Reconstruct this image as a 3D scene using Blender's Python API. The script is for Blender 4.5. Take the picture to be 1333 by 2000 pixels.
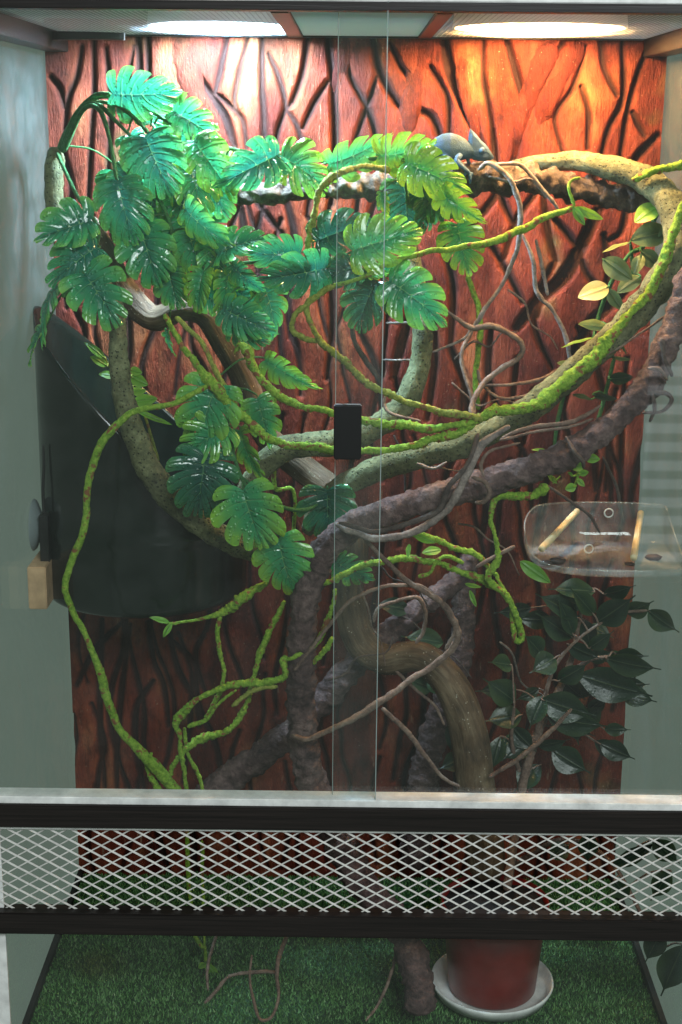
import bpy, math, random
import numpy as np
from mathutils import Vector, Matrix, noise
R = math.radians
random.seed(7); rng = np.random.default_rng(7)
for o in list(bpy.data.objects): bpy.data.objects.remove(o)
sc = bpy.context.scene
col = sc.collection

# ------------------------------------------------------------------ camera, world, exposure
F, TH, YA, RO = 2837.3, 0.2595, -0.00554, 0.00891
CAM = Vector((-0.0027, -1.5138, 1.0853))
fwd = Vector((math.cos(TH)*math.sin(YA), math.cos(TH)*math.cos(YA), -math.sin(TH)))
rgt = Vector((math.cos(YA), -math.sin(YA), 0)); upv = rgt.cross(fwd)
RGT = rgt*math.cos(RO) + upv*math.sin(RO); UPV = -rgt*math.sin(RO) + upv*math.cos(RO)
cd = bpy.data.cameras.new('camera'); cam = bpy.data.objects.new('camera', cd); col.objects.link(cam)
cam.matrix_world = Matrix(((RGT.x, UPV.x, -fwd.x, CAM.x), (RGT.y, UPV.y, -fwd.y, CAM.y), (RGT.z, UPV.z, -fwd.z, CAM.z), (0, 0, 0, 1)))
cd.sensor_fit = 'VERTICAL'; cd.sensor_height = 36; cd.lens = 36*F/2000; cd.clip_start = .05; cd.clip_end = 100
sc.camera = cam
w = bpy.data.worlds.new('World'); sc.world = w; w.use_nodes = True
w.node_tree.nodes['Background'].inputs[0].default_value = (.82, 1.0, .89, 1)
w.node_tree.nodes['Background'].inputs[1].default_value = 0.15
COOL, WARM = 40, 26            # radiance of the two visible lamp faces
COOL_W, WARM_W = 72, 30         # watts thrown down by the two reflectors
wl_ = bpy.data.lights.new('room_window', 'AREA'); wl_.shape = 'RECTANGLE'; wl_.size = 1.5; wl_.size_y = 1.1; wl_.energy = 96; wl_.color = (.90, .97, 1.0)
wo = bpy.data.objects.new('room_window', wl_); col.objects.link(wo); wo.location = (.9, -3.0, 2.7)      # daylight from the window behind the photographer
wo.rotation_euler = (Vector((0, .2, .5))-Vector(wo.location)).to_track_quat('-Z', 'Y').to_euler()
sc.view_settings.view_transform = 'Standard'; sc.view_settings.look = 'None'
sc.view_settings.exposure = 0.12; sc.view_settings.gamma = 1; sc.view_settings.use_curve_mapping = False
sc.render.engine = 'CYCLES'
sc.cycles.use_denoising = True; sc.cycles.max_bounces = 8; sc.cycles.transparent_max_bounces = 24
sc.cycles.sample_clamp_indirect = 6; sc.cycles.caustics_reflective = False; sc.cycles.caustics_refractive = False

W2, DB, HC = .40, .459, 1.196          # half width, depth, ceiling height

def U(px, py, Y):                       # photo pixel + depth behind the front glass -> place in the cage
    d = fwd + RGT*((px-666.5)/F) + UPV*((1000-py)/F)
    return CAM + d*((Y-CAM.y)/d.y)
def UZ(px, py, Z):
    d = fwd + RGT*((px-666.5)/F) + UPV*((1000-py)/F)
    return CAM + d*((Z-CAM.z)/d.z)
def S(p):                               # metres per photo pixel at a point
    return (Vector(p)-CAM).dot(fwd)/F

# ------------------------------------------------------------------ object helpers
ORG = {}
def obj(name, verts, faces, mat, parent=None, smooth=True, origin=None, attrs=None, uvs=None, mats=None, fm=None):
    v = np.asarray(verts, dtype=np.float64).reshape(-1, 3)
    if origin is None: origin = v[int(np.argmin(v[:, 2]))]
    origin = np.array(origin, dtype=np.float64)
    me = bpy.data.meshes.new(name)
    me.from_pydata((v-origin).tolist(), [], faces)
    for m in (mats or [mat]): me.materials.append(m)
    if fm: me.polygons.foreach_set('material_index', fm)
    if smooth: me.polygons.foreach_set('use_smooth', [True]*len(me.polygons))
    if attrs is not None:
        a = me.color_attributes.new('leaf', 'FLOAT_COLOR', 'POINT')
        a.data.foreach_set('color', np.asarray(attrs, dtype=np.float32).ravel())
    if uvs is not None:
        ul = me.uv_layers.new(name='UVMap')
        li = np.empty(len(me.loops), dtype=np.int32); me.loops.foreach_get('vertex_index', li)
        ul.data.foreach_set('uv', np.asarray(uvs, dtype=np.float32)[li].ravel())
    me.update()
    o = bpy.data.objects.new(name, me); col.objects.link(o)
    po = np.zeros(3)
    if parent is not None: o.parent = parent; po = ORG[parent.name]
    o.location = origin-po; ORG[o.name] = origin
    return o
def empty(name, loc):
    o = bpy.data.objects.new(name, None); col.objects.link(o); o.location = loc; o.empty_display_size = .02
    ORG[o.name] = np.array(loc, dtype=float); return o
def tag(o, label=None, cat=None, group=None, kind=None):
    if label: o['label'] = label
    if cat: o['category'] = cat
    if group: o['group'] = group
    if kind: o['kind'] = kind
    return o
def boxv(x0, x1, y0, y1, z0, z1):
    v = [(x, y, z) for x in (x0, x1) for y in (y0, y1) for z in (z0, z1)]
    f = [(0, 1, 3, 2), (4, 6, 7, 5), (0, 4, 5, 1), (2, 3, 7, 6), (0, 2, 6, 4), (1, 5, 7, 3)]
    return v, f
def bevbox(x0, x1, y0, y1, z0, z1, b):  # box with chamfered edges
    import bmesh
    bm = bmesh.new(); v, f = boxv(x0, x1, y0, y1, z0, z1)
    vs = [bm.verts.new(p) for p in v]
    for q in f: bm.faces.new([vs[i] for i in q])
    bmesh.ops.bevel(bm, geom=list(bm.edges), offset=b, segments=2, affect='EDGES')
    bmesh.ops.recalc_face_normals(bm, faces=bm.faces)
    bm.verts.index_update()
    V = [tuple(p.co) for p in bm.verts]; Fa = [[p.index for p in q.verts] for q in bm.faces]; bm.free(); return V, Fa
def join(parts):
    V, Fa = [], []
    for v, f in parts:
        n = len(V); V += [tuple(p) for p in v]; Fa += [tuple(i+n for i in q) for q in f]
    return V, Fa
def lathe(profile, n=48, c=(0, 0, 0), cap=False):
    V = [(c[0]+r*math.cos(2*math.pi*i/n), c[1]+r*math.sin(2*math.pi*i/n), c[2]+z) for r, z in profile for i in range(n)]
    Fa = [(k*n+i, k*n+(i+1) % n, (k+1)*n+(i+1) % n, (k+1)*n+i) for k in range(len(profile)-1) for i in range(n)]
    if cap: Fa.append(tuple(range(n))[::-1]); Fa.append(tuple(range((len(profile)-1)*n, len(profile)*n)))
    return V, Fa

# ------------------------------------------------------------------ materials
def nt(name):
    m = bpy.data.materials.new(name); m.use_nodes = True; t = m.node_tree; t.nodes.clear()
    out = t.nodes.new('ShaderNodeOutputMaterial'); return m, t, out
def N(t, typ, **kw):
    n = t.nodes.new(typ)
    for k, v in kw.items():
        if k.startswith('i_'):
            key = k[2:]; key = int(key) if key.isdigit() else key.replace('_', ' ')
            n.inputs[key].default_value = v
        else: setattr(n, k, v)
    return n
def L(t, a, b): t.links.new(a, b)
def ramp(t, fac, stops):
    r = t.nodes.new('ShaderNodeValToRGB'); el = r.color_ramp.elements
    while len(el) < len(stops): el.new(.5)
    for e, (p, c) in zip(el, stops): e.position = p; e.color = (c[0], c[1], c[2], 1)
    L(t, fac, r.inputs[0]); return r.outputs[0]
def noise_tex(t, vec, scale, detail=4, rough=.55, dist=0):
    n = N(t, 'ShaderNodeTexNoise', i_Scale=scale, i_Detail=detail, i_Roughness=rough, i_Distortion=dist)
    if vec is not None: L(t, vec, n.inputs['Vector'])
    return n.outputs['Fac']
def mapping(t, vec, sc_): 
    m = N(t, 'ShaderNodeMapping'); m.inputs['Scale'].default_value = sc_; L(t, vec, m.inputs['Vector']); return m.outputs[0]
def mixc(t, fac, a, b, mode='MIX'):
    m = N(t, 'ShaderNodeMix', data_type='RGBA', blend_type=mode)
    for k, v in ((0, fac), (6, a), (7, b)):
        if hasattr(v, 'is_linked'): L(t, v, m.inputs[k])
        else: m.inputs[k].default_value = v if k == 0 else (v[0], v[1], v[2], 1)
    return m.outputs[2]
def bump(t, h, dist, strength=1):
    b = N(t, 'ShaderNodeBump', i_Strength=strength, i_Distance=dist); L(t, h, b.inputs['Height']); return b.outputs[0]
def geo(t): return N(t, 'ShaderNodeNewGeometry').outputs['Position']
def bsdf(t, out, color, rough=.6, normal=None, spec=.5, coat=0, metal=0):
    b = N(t, 'ShaderNodeBsdfPrincipled')
    for key, v in (('Base Color', color), ('Roughness', rough)):
        if hasattr(v, 'is_linked'): L(t, v, b.inputs[key])
        else: b.inputs[key].default_value = (*v, 1) if key == 'Base Color' else v
    b.inputs['Specular IOR Level'].default_value = spec; b.inputs['Metallic'].default_value = metal
    if coat: b.inputs['Coat Weight'].default_value = coat; b.inputs['Coat Roughness'].default_value = .12
    if normal is not None: L(t, normal, b.inputs['Normal'])
    L(t, b.outputs[0], out.inputs['Surface']); return b

def m_bark(name, c_lo, c_mid, c_hi, scale, bd, rough=.85, pits=None, streak=False, spec=.3):
    m, t, out = nt(name); pos = geo(t)
    if streak:
        uv = N(t, 'ShaderNodeTexCoord').outputs['UV']; vec = mapping(t, uv, (streak, 14, 1))
        a = noise_tex(t, vec, 1.6, 6, .65, .3)
    else: a = noise_tex(t, pos, scale, 6, .65)
    b = noise_tex(t, pos, scale*.22, 3)
    f = N(t, 'ShaderNodeMath', operation='MULTIPLY_ADD'); L(t, b, f.inputs[0]); f.inputs[1].default_value = .55
    g = N(t, 'ShaderNodeMath', operation='MULTIPLY_ADD'); L(t, a, g.inputs[0]); g.inputs[1].default_value = .55; g.inputs[2].default_value = -.02
    L(t, g.outputs[0], f.inputs[2])
    c = ramp(t, f.outputs[0], [(.36, c_lo), (.53, c_mid), (.70, c_hi)])
    h = a
    if pits:
        pv = N(t, 'ShaderNodeTexVoronoi', i_Scale=pits, i_Randomness=1); L(t, pos, pv.inputs['Vector'])
        pm = N(t, 'ShaderNodeMapRange', i_1=.10, i_2=.32); L(t, pv.outputs['Distance'], pm.inputs[0])
        c = mixc(t, pm.outputs[0], [x*.35 for x in c_lo], c)
        hm = N(t, 'ShaderNodeMath', operation='MULTIPLY_ADD'); L(t, pm.outputs[0], hm.inputs[0]); hm.inputs[1].default_value = .5; L(t, a, hm.inputs[2]); h = hm.outputs[0]
    if streak:
        sv = N(t, 'ShaderNodeTexVoronoi', i_Scale=190, i_Randomness=1); L(t, pos, sv.inputs['Vector'])
        sm = N(t, 'ShaderNodeMapRange', i_1=.20, i_2=.12); L(t, sv.outputs['Distance'], sm.inputs[0]); sn = noise_tex(t, pos, 35, 2)
        s2 = N(t, 'ShaderNodeMapRange', i_1=.5, i_2=.6); L(t, sn, s2.inputs[0]); s3 = N(t, 'ShaderNodeMath', operation='MULTIPLY'); L(t, sm.outputs[0], s3.inputs[0]); L(t, s2.outputs[0], s3.inputs[1])
        c = mixc(t, s3.outputs[0], c, (.42, .38, .30))
    bsdf(t, out, c, rough, bump(t, h, bd), spec); return m

M = {}
M['vine_bark'] = m_bark('grey_green_vine_bark', (.045, .048, .023), (.12, .126, .06), (.22, .23, .12), 150, .0026, pits=230)
M['rough_bark'] = m_bark('rough_purple_brown_bark', (.030, .018, .018), (.105, .065, .062), (.22, .15, .135), 120, .006)
M['grey_bark'] = m_bark('dull_grey_bark', (.06, .046, .04), (.13, .10, .085), (.20, .16, .13), 120, .003)
M['driftwood'] = m_bark('brown_driftwood', (.032, .02, .011), (.105, .068, .038), (.21, .155, .095), 110, .003, .62, streak=6)
M['cork'] = m_bark('dark_cork_bark', (.022, .017, .014), (.07, .05, .04), (.24, .18, .14), 100, .005)
M['twig'] = m_bark('thin_brown_twig', (.07, .042, .033), (.16, .105, .08), (.27, .20, .155), 300, .0008)
M['grey_twig'] = m_bark('thin_grey_twig', (.08, .065, .06), (.2, .16, .14), (.34, .28, .25), 300, .0008)
M['dark_twig'] = m_bark('dark_twig', (.03, .022, .02), (.07, .05, .043), (.12, .09, .075), 300, .0008)
def m_moss(name, lo, mid, hi, brown):
    m, t, out = nt(name); pos = geo(t)
    a = noise_tex(t, pos, 240, 6, .75); b = noise_tex(t, pos, 110, 3); 
    c = ramp(t, a, [(.34, lo), (.5, mid), (.68, hi)])
    k = N(t, 'ShaderNodeMapRange', i_1=.58, i_2=.64); L(t, b, k.inputs[0])
    c = mixc(t, k.outputs[0], c, brown)
    bsdf(t, out, c, .85, bump(t, a, .0030), .25); return m
M['moss'] = m_moss('bright_green_moss', (.07, .15, .014), (.20, .36, .03), (.38, .52, .08), (.22, .085, .035))
M['moss_yellow'] = m_moss('yellow_green_moss', (.10, .12, .02), (.26, .30, .05), (.40, .42, .10), (.22, .12, .05))
M['stem'] = m_moss('plain_green_stem', (.025, .09, .03), (.04, .15, .045), (.07, .20, .06), (.05, .12, .04))

def m_leaf(name, c_in, c_mid, c_edge, vein, rough=.22, drops=True, trans=.22):
    m, t, out = nt(name); pos = geo(t)
    at = N(t, 'ShaderNodeAttribute', attribute_name='leaf'); sp = N(t, 'ShaderNodeSeparateColor'); L(t, at.outputs['Color'], sp.inputs[0])
    nz = noise_tex(t, pos, 60, 3)
    f = N(t, 'ShaderNodeMath', operation='MULTIPLY_ADD'); L(t, nz, f.inputs[0]); f.inputs[1].default_value = .5; L(t, sp.outputs[0], f.inputs[2])
    f2 = N(t, 'ShaderNodeMath', operation='MULTIPLY_ADD'); L(t, sp.outputs[2], f2.inputs[0]); f2.inputs[1].default_value = .75; L(t, f.outputs[0], f2.inputs[2])
    f3 = N(t, 'ShaderNodeMath', operation='MULTIPLY'); L(t, f2.outputs[0], f3.inputs[0]); f3.inputs[1].default_value = .5
    c = ramp(t, f3.outputs[0], [(.22, c_in), (.52, c_mid), (.86, c_edge)])
    vr = N(t, 'ShaderNodeMapRange', i_1=.05, i_2=.0, i_3=0, i_4=.75); L(t, sp.outputs[1], vr.inputs[0])
    c = mixc(t, vr.outputs[0], c, vein)
    h = N(t, 'ShaderNodeMapRange', i_1=.0, i_2=.25); L(t, sp.outputs[1], h.inputs[0])
    nrm = bump(t, h.outputs[0], .0009)
    vv = N(t, 'ShaderNodeTexVoronoi', i_Scale=210, i_Randomness=1, feature='SMOOTH_F1'); L(t, pos, vv.inputs['Vector'])
    dm = N(t, 'ShaderNodeMapRange', i_1=.34, i_2=.0); L(t, vv.outputs['Distance'], dm.inputs[0])
    b2 = N(t, 'ShaderNodeBump', i_Strength=.7 if drops else .15, i_Distance=.0024); L(t, dm.outputs[0], b2.inputs['Height']); L(t, nrm, b2.inputs['Normal'])
    nz2 = noise_tex(t, pos, 160, 4)
    b3 = N(t, 'ShaderNodeBump', i_Strength=.35, i_Distance=.0012); L(t, nz2, b3.inputs['Height']); L(t, b2.outputs[0], b3.inputs['Normal'])
    p = bsdf(t, out, c, rough, b3.outputs[0], .8 if drops else .45)
    tr = N(t, 'ShaderNodeBsdfTranslucent'); L(t, c, tr.inputs['Color']); L(t, b3.outputs[0], tr.inputs['Normal'])
    mx = N(t, 'ShaderNodeMixShader', i_0=trans); L(t, p.outputs[0], mx.inputs[1]); L(t, tr.outputs[0], mx.inputs[2])
    L(t, mx.outputs[0], out.inputs['Surface']); return m
M['monstera'] = m_leaf('plastic_monstera_leaf', (.012, .14, .088), (.036, .29, .10), (.24, .50, .045), (.16, .38, .14), .16)  # bluish inner colour carries the cool lamp's tint
M['monstera_dark'] = m_leaf('dark_and_shaded_monstera_leaf', (.008, .072, .052), (.017, .135, .065), (.08, .26, .045), (.09, .24, .11), .16)  # darker copy: deep teal leaves, plus shade coloured into leaves at the cork branch
M['ficus'] = m_leaf('dark_ficus_leaf', (.007, .018, .011), (.010, .027, .013), (.026, .05, .017), (.07, .10, .045), .34, False, .08)
M['hoya'] = m_leaf('matt_oval_leaf', (.075, .14, .05), (.12, .19, .065), (.22, .27, .08), (.20, .25, .10), .45, False, .25)
M['hoya_pale'] = m_leaf('pale_yellow_leaf', (.40, .38, .14), (.46, .43, .17), (.5, .47, .2), (.5, .48, .24), .4, False, .2)
M['fresh'] = m_leaf('fresh_green_leaf', (.09, .25, .025), (.13, .32, .03), (.2, .38, .05), (.2, .36, .08), .4, False, .25)

def m_plain(name, c, rough=.5, spec=.5, metal=0, nz=None, bd=0, coat=0):
    m, t, out = nt(name)
    if nz:
        a = noise_tex(t, geo(t), nz, 5, .6); cc = ramp(t, a, [(.3, [x*.72 for x in c]), (.7, [min(1, x*1.2) for x in c])])
        bsdf(t, out, cc, rough, bump(t, a, bd) if bd else None, spec, coat, metal)
    else: bsdf(t, out, c, rough, None, spec, coat, metal)
    return m
M['white_plastic'] = m_plain('white_plastic', (.80, .80, .77), .4, nz=40)
M['white_metal'] = m_plain('white_painted_metal', (.62, .60, .56), .38, nz=90)
M['black'] = m_plain('black_plastic', (.006, .006, .006), .45)
M['red_pot'] = m_plain('red_plastic_pot', (.20, .016, .012), .32, nz=25)
M['dark_metal'] = m_plain('mesh_wire', (.42, .42, .42), .4, metal=.3)
M['soil'] = m_plain('dark_soil', (.012, .009, .007), .95, nz=220, bd=.004)
M['pine'] = m_plain('pale_pine_wood', (.52, .34, .19), .6, nz=45)
M['bamboo'] = m_plain('bamboo_stick', (.66, .54, .31), .45, nz=60)
M['crumb'] = m_plain('dark_food_bits', (.03, .015, .01), .7, nz=300)
M['hood'] = m_plain('white_enamel_lamp_hood', (.8, .8, .8), .4, metal=0)
M['cup'] = m_plain('grey_rubber_cup', (.20, .24, .24), .25)
M['skirting'] = m_plain('black_sealant', (.008, .008, .008), .55)
# dark wood veneer bars
m, t, out = nt('dark_wood_veneer'); pos = geo(t)
a = noise_tex(t, mapping(t, pos, (6, 60, 260)), 1, 6, .65, .4)
bsdf(t, out, ramp(t, a, [(.3, (.007, .0055, .005)), (.7, (.024, .018, .016))]), .42, bump(t, a, .0004), .35); M['veneer'] = m
# sheet glass (thin): clear, with the mirror-like part that grows at a slant
def m_glass(name, tint, ior=1.45, grime=0):
    m, t, out = nt(name)
    fr = N(t, 'ShaderNodeFresnel', i_IOR=ior); tr = N(t, 'ShaderNodeBsdfTransparent'); tr.inputs[0].default_value = (*tint, 1)
    gl = N(t, 'ShaderNodeBsdfGlossy', i_Roughness=.02); gl.inputs[0].default_value = (1, 1, 1, 1)
    # back faces: same weak mirror instead of total reflection
    lw = N(t, 'ShaderNodeLayerWeight', i_Blend=.22)
    mx = N(t, 'ShaderNodeMixShader'); mn = N(t, 'ShaderNodeMath', operation='MULTIPLY_ADD'); L(t, lw.outputs['Facing'], mn.inputs[0])
    pw = N(t, 'ShaderNodeMath', operation='POWER', i_1=4.0); L(t, lw.outputs['Facing'], pw.inputs[0])
    L(t, pw.outputs[0], mn.inputs[0]); mn.inputs[1].default_value = .75; mn.inputs[2].default_value = .035
    L(t, mn.outputs[0], mx.inputs[0]); L(t, tr.outputs[0], mx.inputs[1]); L(t, gl.outputs[0], mx.inputs[2])
    sh = mx.outputs[0]
    if grime:
        df = N(t, 'ShaderNodeBsdfDiffuse'); df.inputs[0].default_value = (.8, .82, .8, 1)
        nz = noise_tex(t, geo(t), 30, 5, .65); k = N(t, 'ShaderNodeMapRange', i_1=.35, i_2=.8, i_3=grime*.2, i_4=grime); L(t, nz, k.inputs[0])
        m2 = N(t, 'ShaderNodeMixShader'); L(t, k.outputs[0], m2.inputs[0]); L(t, sh, m2.inputs[1]); L(t, df.outputs[0], m2.inputs[2]); sh = m2.outputs[0]
    L(t, sh, out.inputs['Surface']); return m
M['side'] = m_glass('side_glass', (.93, .985, .945), grime=.05)
M['glass'] = m_glass('door_glass', (.965, .98, .97), grime=.012)
M['clear'] = m_glass('clear_plastic', (.92, .94, .93), grime=.26)
M['glass_edge'] = m_plain('polished_glass_edge', (.30, .36, .34), .3)
# translucent ceiling sheet
m, t, out = nt('frosted_ceiling_sheet'); d = N(t, 'ShaderNodeBsdfDiffuse'); d.inputs[0].default_value = (.7, .8, .84, 1)
tl = N(t, 'ShaderNodeBsdfTranslucent'); tl.inputs[0].default_value = (.75, .88, .95, 1)
mx = N(t, 'ShaderNodeMixShader', i_0=.6); L(t, d.outputs[0], mx.inputs[1]); L(t, tl.outputs[0], mx.inputs[2]); L(t, mx.outputs[0], out.inputs[0]); M['sheet'] = m
# dark green canister
m, t, out = nt('dark_green_plastic'); a = noise_tex(t, geo(t), 28, 4)
bsdf(t, out, ramp(t, a, [(.3, (.003, .007, .005)), (.75, (.007, .013, .010))]), .17, bump(t, a, .0006), .5); M['canister'] = m
def m_emit(name, c, s):
    m, t, out = nt(name); e = N(t, 'ShaderNodeEmission', i_1=s); e.inputs[0].default_value = (*c, 1); L(t, e.outputs[0], out.inputs[0]); return m
M['cool_light'] = m_emit('cool_lamp_face', (.72, .87, 1.0), COOL); M['warm_light'] = m_emit('warm_lamp_face', (1.0, .56, .22), WARM)
M['day'] = m_emit('daylit_blind', (.88, .97, 1.0), .9)
# grass
m, t, out = nt('artificial_grass_fibre'); at = N(t, 'ShaderNodeAttribute', attribute_name='leaf'); sp = N(t, 'ShaderNodeSeparateColor'); L(t, at.outputs['Color'], sp.inputs[0])
pos = geo(t); pz = noise_tex(t, pos, 18, 4)
c = ramp(t, sp.outputs[0], [(0, (.012, .05, .013)), (.4, (.075, .195, .055)), (.93, (.15, .32, .10)), (1, (.28, .40, .2))])
pc = UZ(190, 1880, 0)
vm = N(t, 'ShaderNodeVectorMath', operation='DISTANCE'); L(t, pos, vm.inputs[0]); vm.inputs[1].default_value = (pc.x, pc.y, 0)
ad = N(t, 'ShaderNodeMath', operation='MULTIPLY_ADD'); L(t, pz, ad.inputs[0]); ad.inputs[1].default_value = .09; L(t, vm.outputs['Value'], ad.inputs[2])
k = N(t, 'ShaderNodeMapRange', i_1=.095, i_2=.055, i_3=0, i_4=.65); L(t, ad.outputs[0], k.inputs[0])
c = mixc(t, k.outputs[0], c, (.10, .11, .015)); bsdf(t, out, c, .5, None, .35); M['grass'] = m
M['turf_base'] = m_plain('turf_backing', (.015, .055, .016), .9, nz=200, bd=.003)

# carved background: painted rust-red wood relief
m, t, out = nt('painted_carved_relief'); pos = geo(t)
at = N(t, 'ShaderNodeAttribute', attribute_name='leaf'); sp = N(t, 'ShaderNodeSeparateColor'); L(t, at.outputs['Color'], sp.inputs[0])
big = noise_tex(t, mapping(t, pos, (1, 1, .45)), 13, 4, .6); st = noise_tex(t, mapping(t, pos, (1, 1, .10)), 190, 5, .7, .2)
fine = noise_tex(t, mapping(t, pos, (1, 1, .3)), 420, 4, .6)
c = ramp(t, big, [(.28, (.060, .010, .008)), (.43, (.135, .0225, .0135)), (.56, (.20, .041, .0195)), (.70, (.32, .108, .046))])
c2 = ramp(t, st, [(.34, (.74, .70, .68)), (.52, (1, 1, 1)), (.74, (1.18, 1.32, 1.32))]); c = mixc(t, .8, c, c2, 'MULTIPLY')
# each carved plank has its own tone
cellc = ramp(t, sp.outputs[2], [(0, (.62, .55, .55)), (.5, (1, 1, 1)), (1, (1.25, 1.35, 1.3))]); c = mixc(t, 1.0, c, cellc, 'MULTIPLY')
gp = noise_tex(t, pos, 9, 3, .5); gk = N(t, 'ShaderNodeMapRange', i_1=.63, i_2=.72, i_3=0, i_4=.5); L(t, gp, gk.inputs[0]); c = mixc(t, gk.outputs[0], c, (.13, .14, .05))
wl = noise_tex(t, mapping(t, pos, (1, 1, .22)), 120, 3, .5); wk = N(t, 'ShaderNodeMapRange', i_1=.70, i_2=.76, i_3=0, i_4=.35); L(t, wl, wk.inputs[0]); c = mixc(t, wk.outputs[0], c, (.62, .42, .28))
stn = noise_tex(t, mapping(t, pos, (1, 1, .6)), 48, 6, .72); c = mixc(t, 1.0, c, ramp(t, stn, [(.34, (.42, .40, .40)), (.5, (.92, .92, .92)), (.68, (1.18, 1.15, 1.1))]), 'MULTIPLY')
chp = noise_tex(t, pos, 330, 2, .5); ck = N(t, 'ShaderNodeMapRange', i_1=.72, i_2=.76, i_3=0, i_4=.6); L(t, chp, ck.inputs[0]); c = mixc(t, ck.outputs[0], c, (.45, .30, .20))
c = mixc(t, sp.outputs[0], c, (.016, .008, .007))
hh = N(t, 'ShaderNodeMath', operation='MULTIPLY_ADD'); L(t, st, hh.inputs[0]); hh.inputs[1].default_value = .8; L(t, fine, hh.inputs[2])
bsdf(t, out, c, .68, bump(t, hh.outputs[0], .0032), .16); M['relief'] = m
m, t, out = nt('painted_raised_root'); pos = geo(t); a = noise_tex(t, pos, 150, 6, .7); b = noise_tex(t, pos, 20, 3)
c = ramp(t, a, [(.3, (.022, .009, .007)), (.5, (.085, .026, .015)), (.7, (.17, .065, .034))]); bsdf(t, out, c, .6, bump(t, a, .003), .4); M['root'] = m
m, t, out = nt('lizard_skin'); pos = geo(t); a = noise_tex(t, pos, 70, 3); vo = N(t, 'ShaderNodeTexVoronoi', i_Scale=900); L(t, pos, vo.inputs['Vector'])
c = ramp(t, a, [(.33, (.02, .052, .066)), (.5, (.032, .076, .14)), (.68, (.055, .115, .20))]); bsdf(t, out, c, .6, bump(t, vo.outputs['Distance'], .0004), .35); M['skin'] = m

# ------------------------------------------------------------------ tubes (branches, vines, twigs)
def catmull(P, step):
    P = [np.array(p, float) for p in P]; out = []
    Q = [2*P[0]-P[1]]+P+[2*P[-1]-P[-2]]
    for i in range(1, len(Q)-2):
        a, b, c, d = Q[i-1:i+3]; n = max(2, int(np.linalg.norm((c-b)[:3])/step)+1)
        for k in range(n):
            s = k/n; out.append(.5*((2*b)+(-a+c)*s+(2*a-5*b+4*c-d)*s*s+(-a+3*b-3*c+d)*s**3))
    out.append(P[-1]); return np.array(out)
STY = dict(bark=(.12, 1.0, .09, 3.2), lumpy=(.13, 1.0, .20, 4.2), moss=(.24, .8, .30, 2.4), smooth=(.10, .55, .04, 3), twig=(.18, .8, .08, 3), cork=(.24, .9, .34, 2.4), plain=(.04, .6, 0, 1), root=(.2, .8, .12, 2.5))
def tube_geo(pts, style='bark', sides=14, flat=1.0, seed=0, wob=0.0, end=.55):
    """pts: (x,y,z,r) metres"""
    rm = max(.0006, float(np.mean([p[3] for p in pts]))); C = catmull(pts, max(rm*(.22 if style in ('lumpy', 'cork') else .42), .0016)); n = len(C)
    if wob:
        for i in range(n):
            s = i*rm*.42
            v = noise.noise_vector(Vector((s/(rm*7), seed*3.1, .5)))*(wob*rm)
            C[i, :3] += np.array(v)
    T = np.gradient(C[:, :3], axis=0); T /= np.linalg.norm(T, axis=1)[:, None]+1e-12
    nrm = np.cross(T[0], (0, 1, .2)); nrm /= np.linalg.norm(nrm)+1e-9
    V, UVs = [], []; a1, f1, a2, f2 = STY[style]; acc = 0
    for i in range(n):
        nrm = nrm-T[i]*np.dot(nrm, T[i]); nrm /= np.linalg.norm(nrm)+1e-9; bn = np.cross(T[i], nrm); r = C[i, 3]
        if i: acc += np.linalg.norm(C[i, :3]-C[i-1, :3])
        e = min(i, n-1-i)
        if e < 3: r *= end+(1-end)*(e/3)**.5
        for k in range(sides):
            an = 2*math.pi*k/sides; d = nrm*math.cos(an)+bn*math.sin(an)
            p = C[i, :3]+d*r
            if style == 'smooth':
                q = Vector((math.cos(an)*2.2, math.sin(an)*2.2, acc/(rm*5)+seed)); h = a1*noise.noise(q)+a2*noise.noise(Vector((math.cos(an)*6, math.sin(an)*6, acc/(rm*3)+seed)))+.03*noise.noise(Vector((math.cos(an)*14, math.sin(an)*14, acc/(rm*8))))
            else:
                q = Vector(p)/rm; h = a1*noise.noise(q*f1*.5+Vector((seed, 0, 0)))
                if a2: h += a2*(noise.noise(q*f2*.5+Vector((0, seed, 0)))+.5*noise.noise(q*f2+Vector((0, 0, seed))))
            p = C[i, :3]+d*(r*(1+1.5*h)); 
            if flat != 1: p[1] = C[i, 1]+(p[1]-C[i, 1])*flat
            V.append(p); UVs.append((k/sides if k else 0, acc))
    Fa = [(i*sides+k, i*sides+(k+1) % sides, (i+1)*sides+(k+1) % sides, (i+1)*sides+k) for i in range(n-1) for k in range(sides)]
    Fa.append(tuple(range(sides))[::-1]); Fa.append(tuple(range((n-1)*sides, n*sides)))
    UVs = [(abs(2*u-1), v) for u, v in UVs]
    return V, Fa, UVs
def P4(path, r0=None):                  # [(px,py,Y[,rpx])] -> (x,y,z,r)
    out = []; r = r0
    for q in path:
        if len(q) > 3: r = q[3]
        p = U(*q[:3]); out.append((p.x, p.y, p.z, r*S(p)))
    return out
_sd = [0]
def tube(name, path, mat, label=None, cat=None, group=None, parent=None, r=None, style='bark', sides=14, metric=False, flat=1.0, wob=0.0, end=.55):
    _sd[0] += 1.37
    pts = path if metric else P4(path, r)
    V, Fa, uv = tube_geo(pts, style, sides, flat, _sd[0], wob, end)
    o = obj(name, V, Fa, M[mat], parent, origin=pts[0][:3], uvs=uv)
    if label: tag(o, label, cat, group)
    return o

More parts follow.
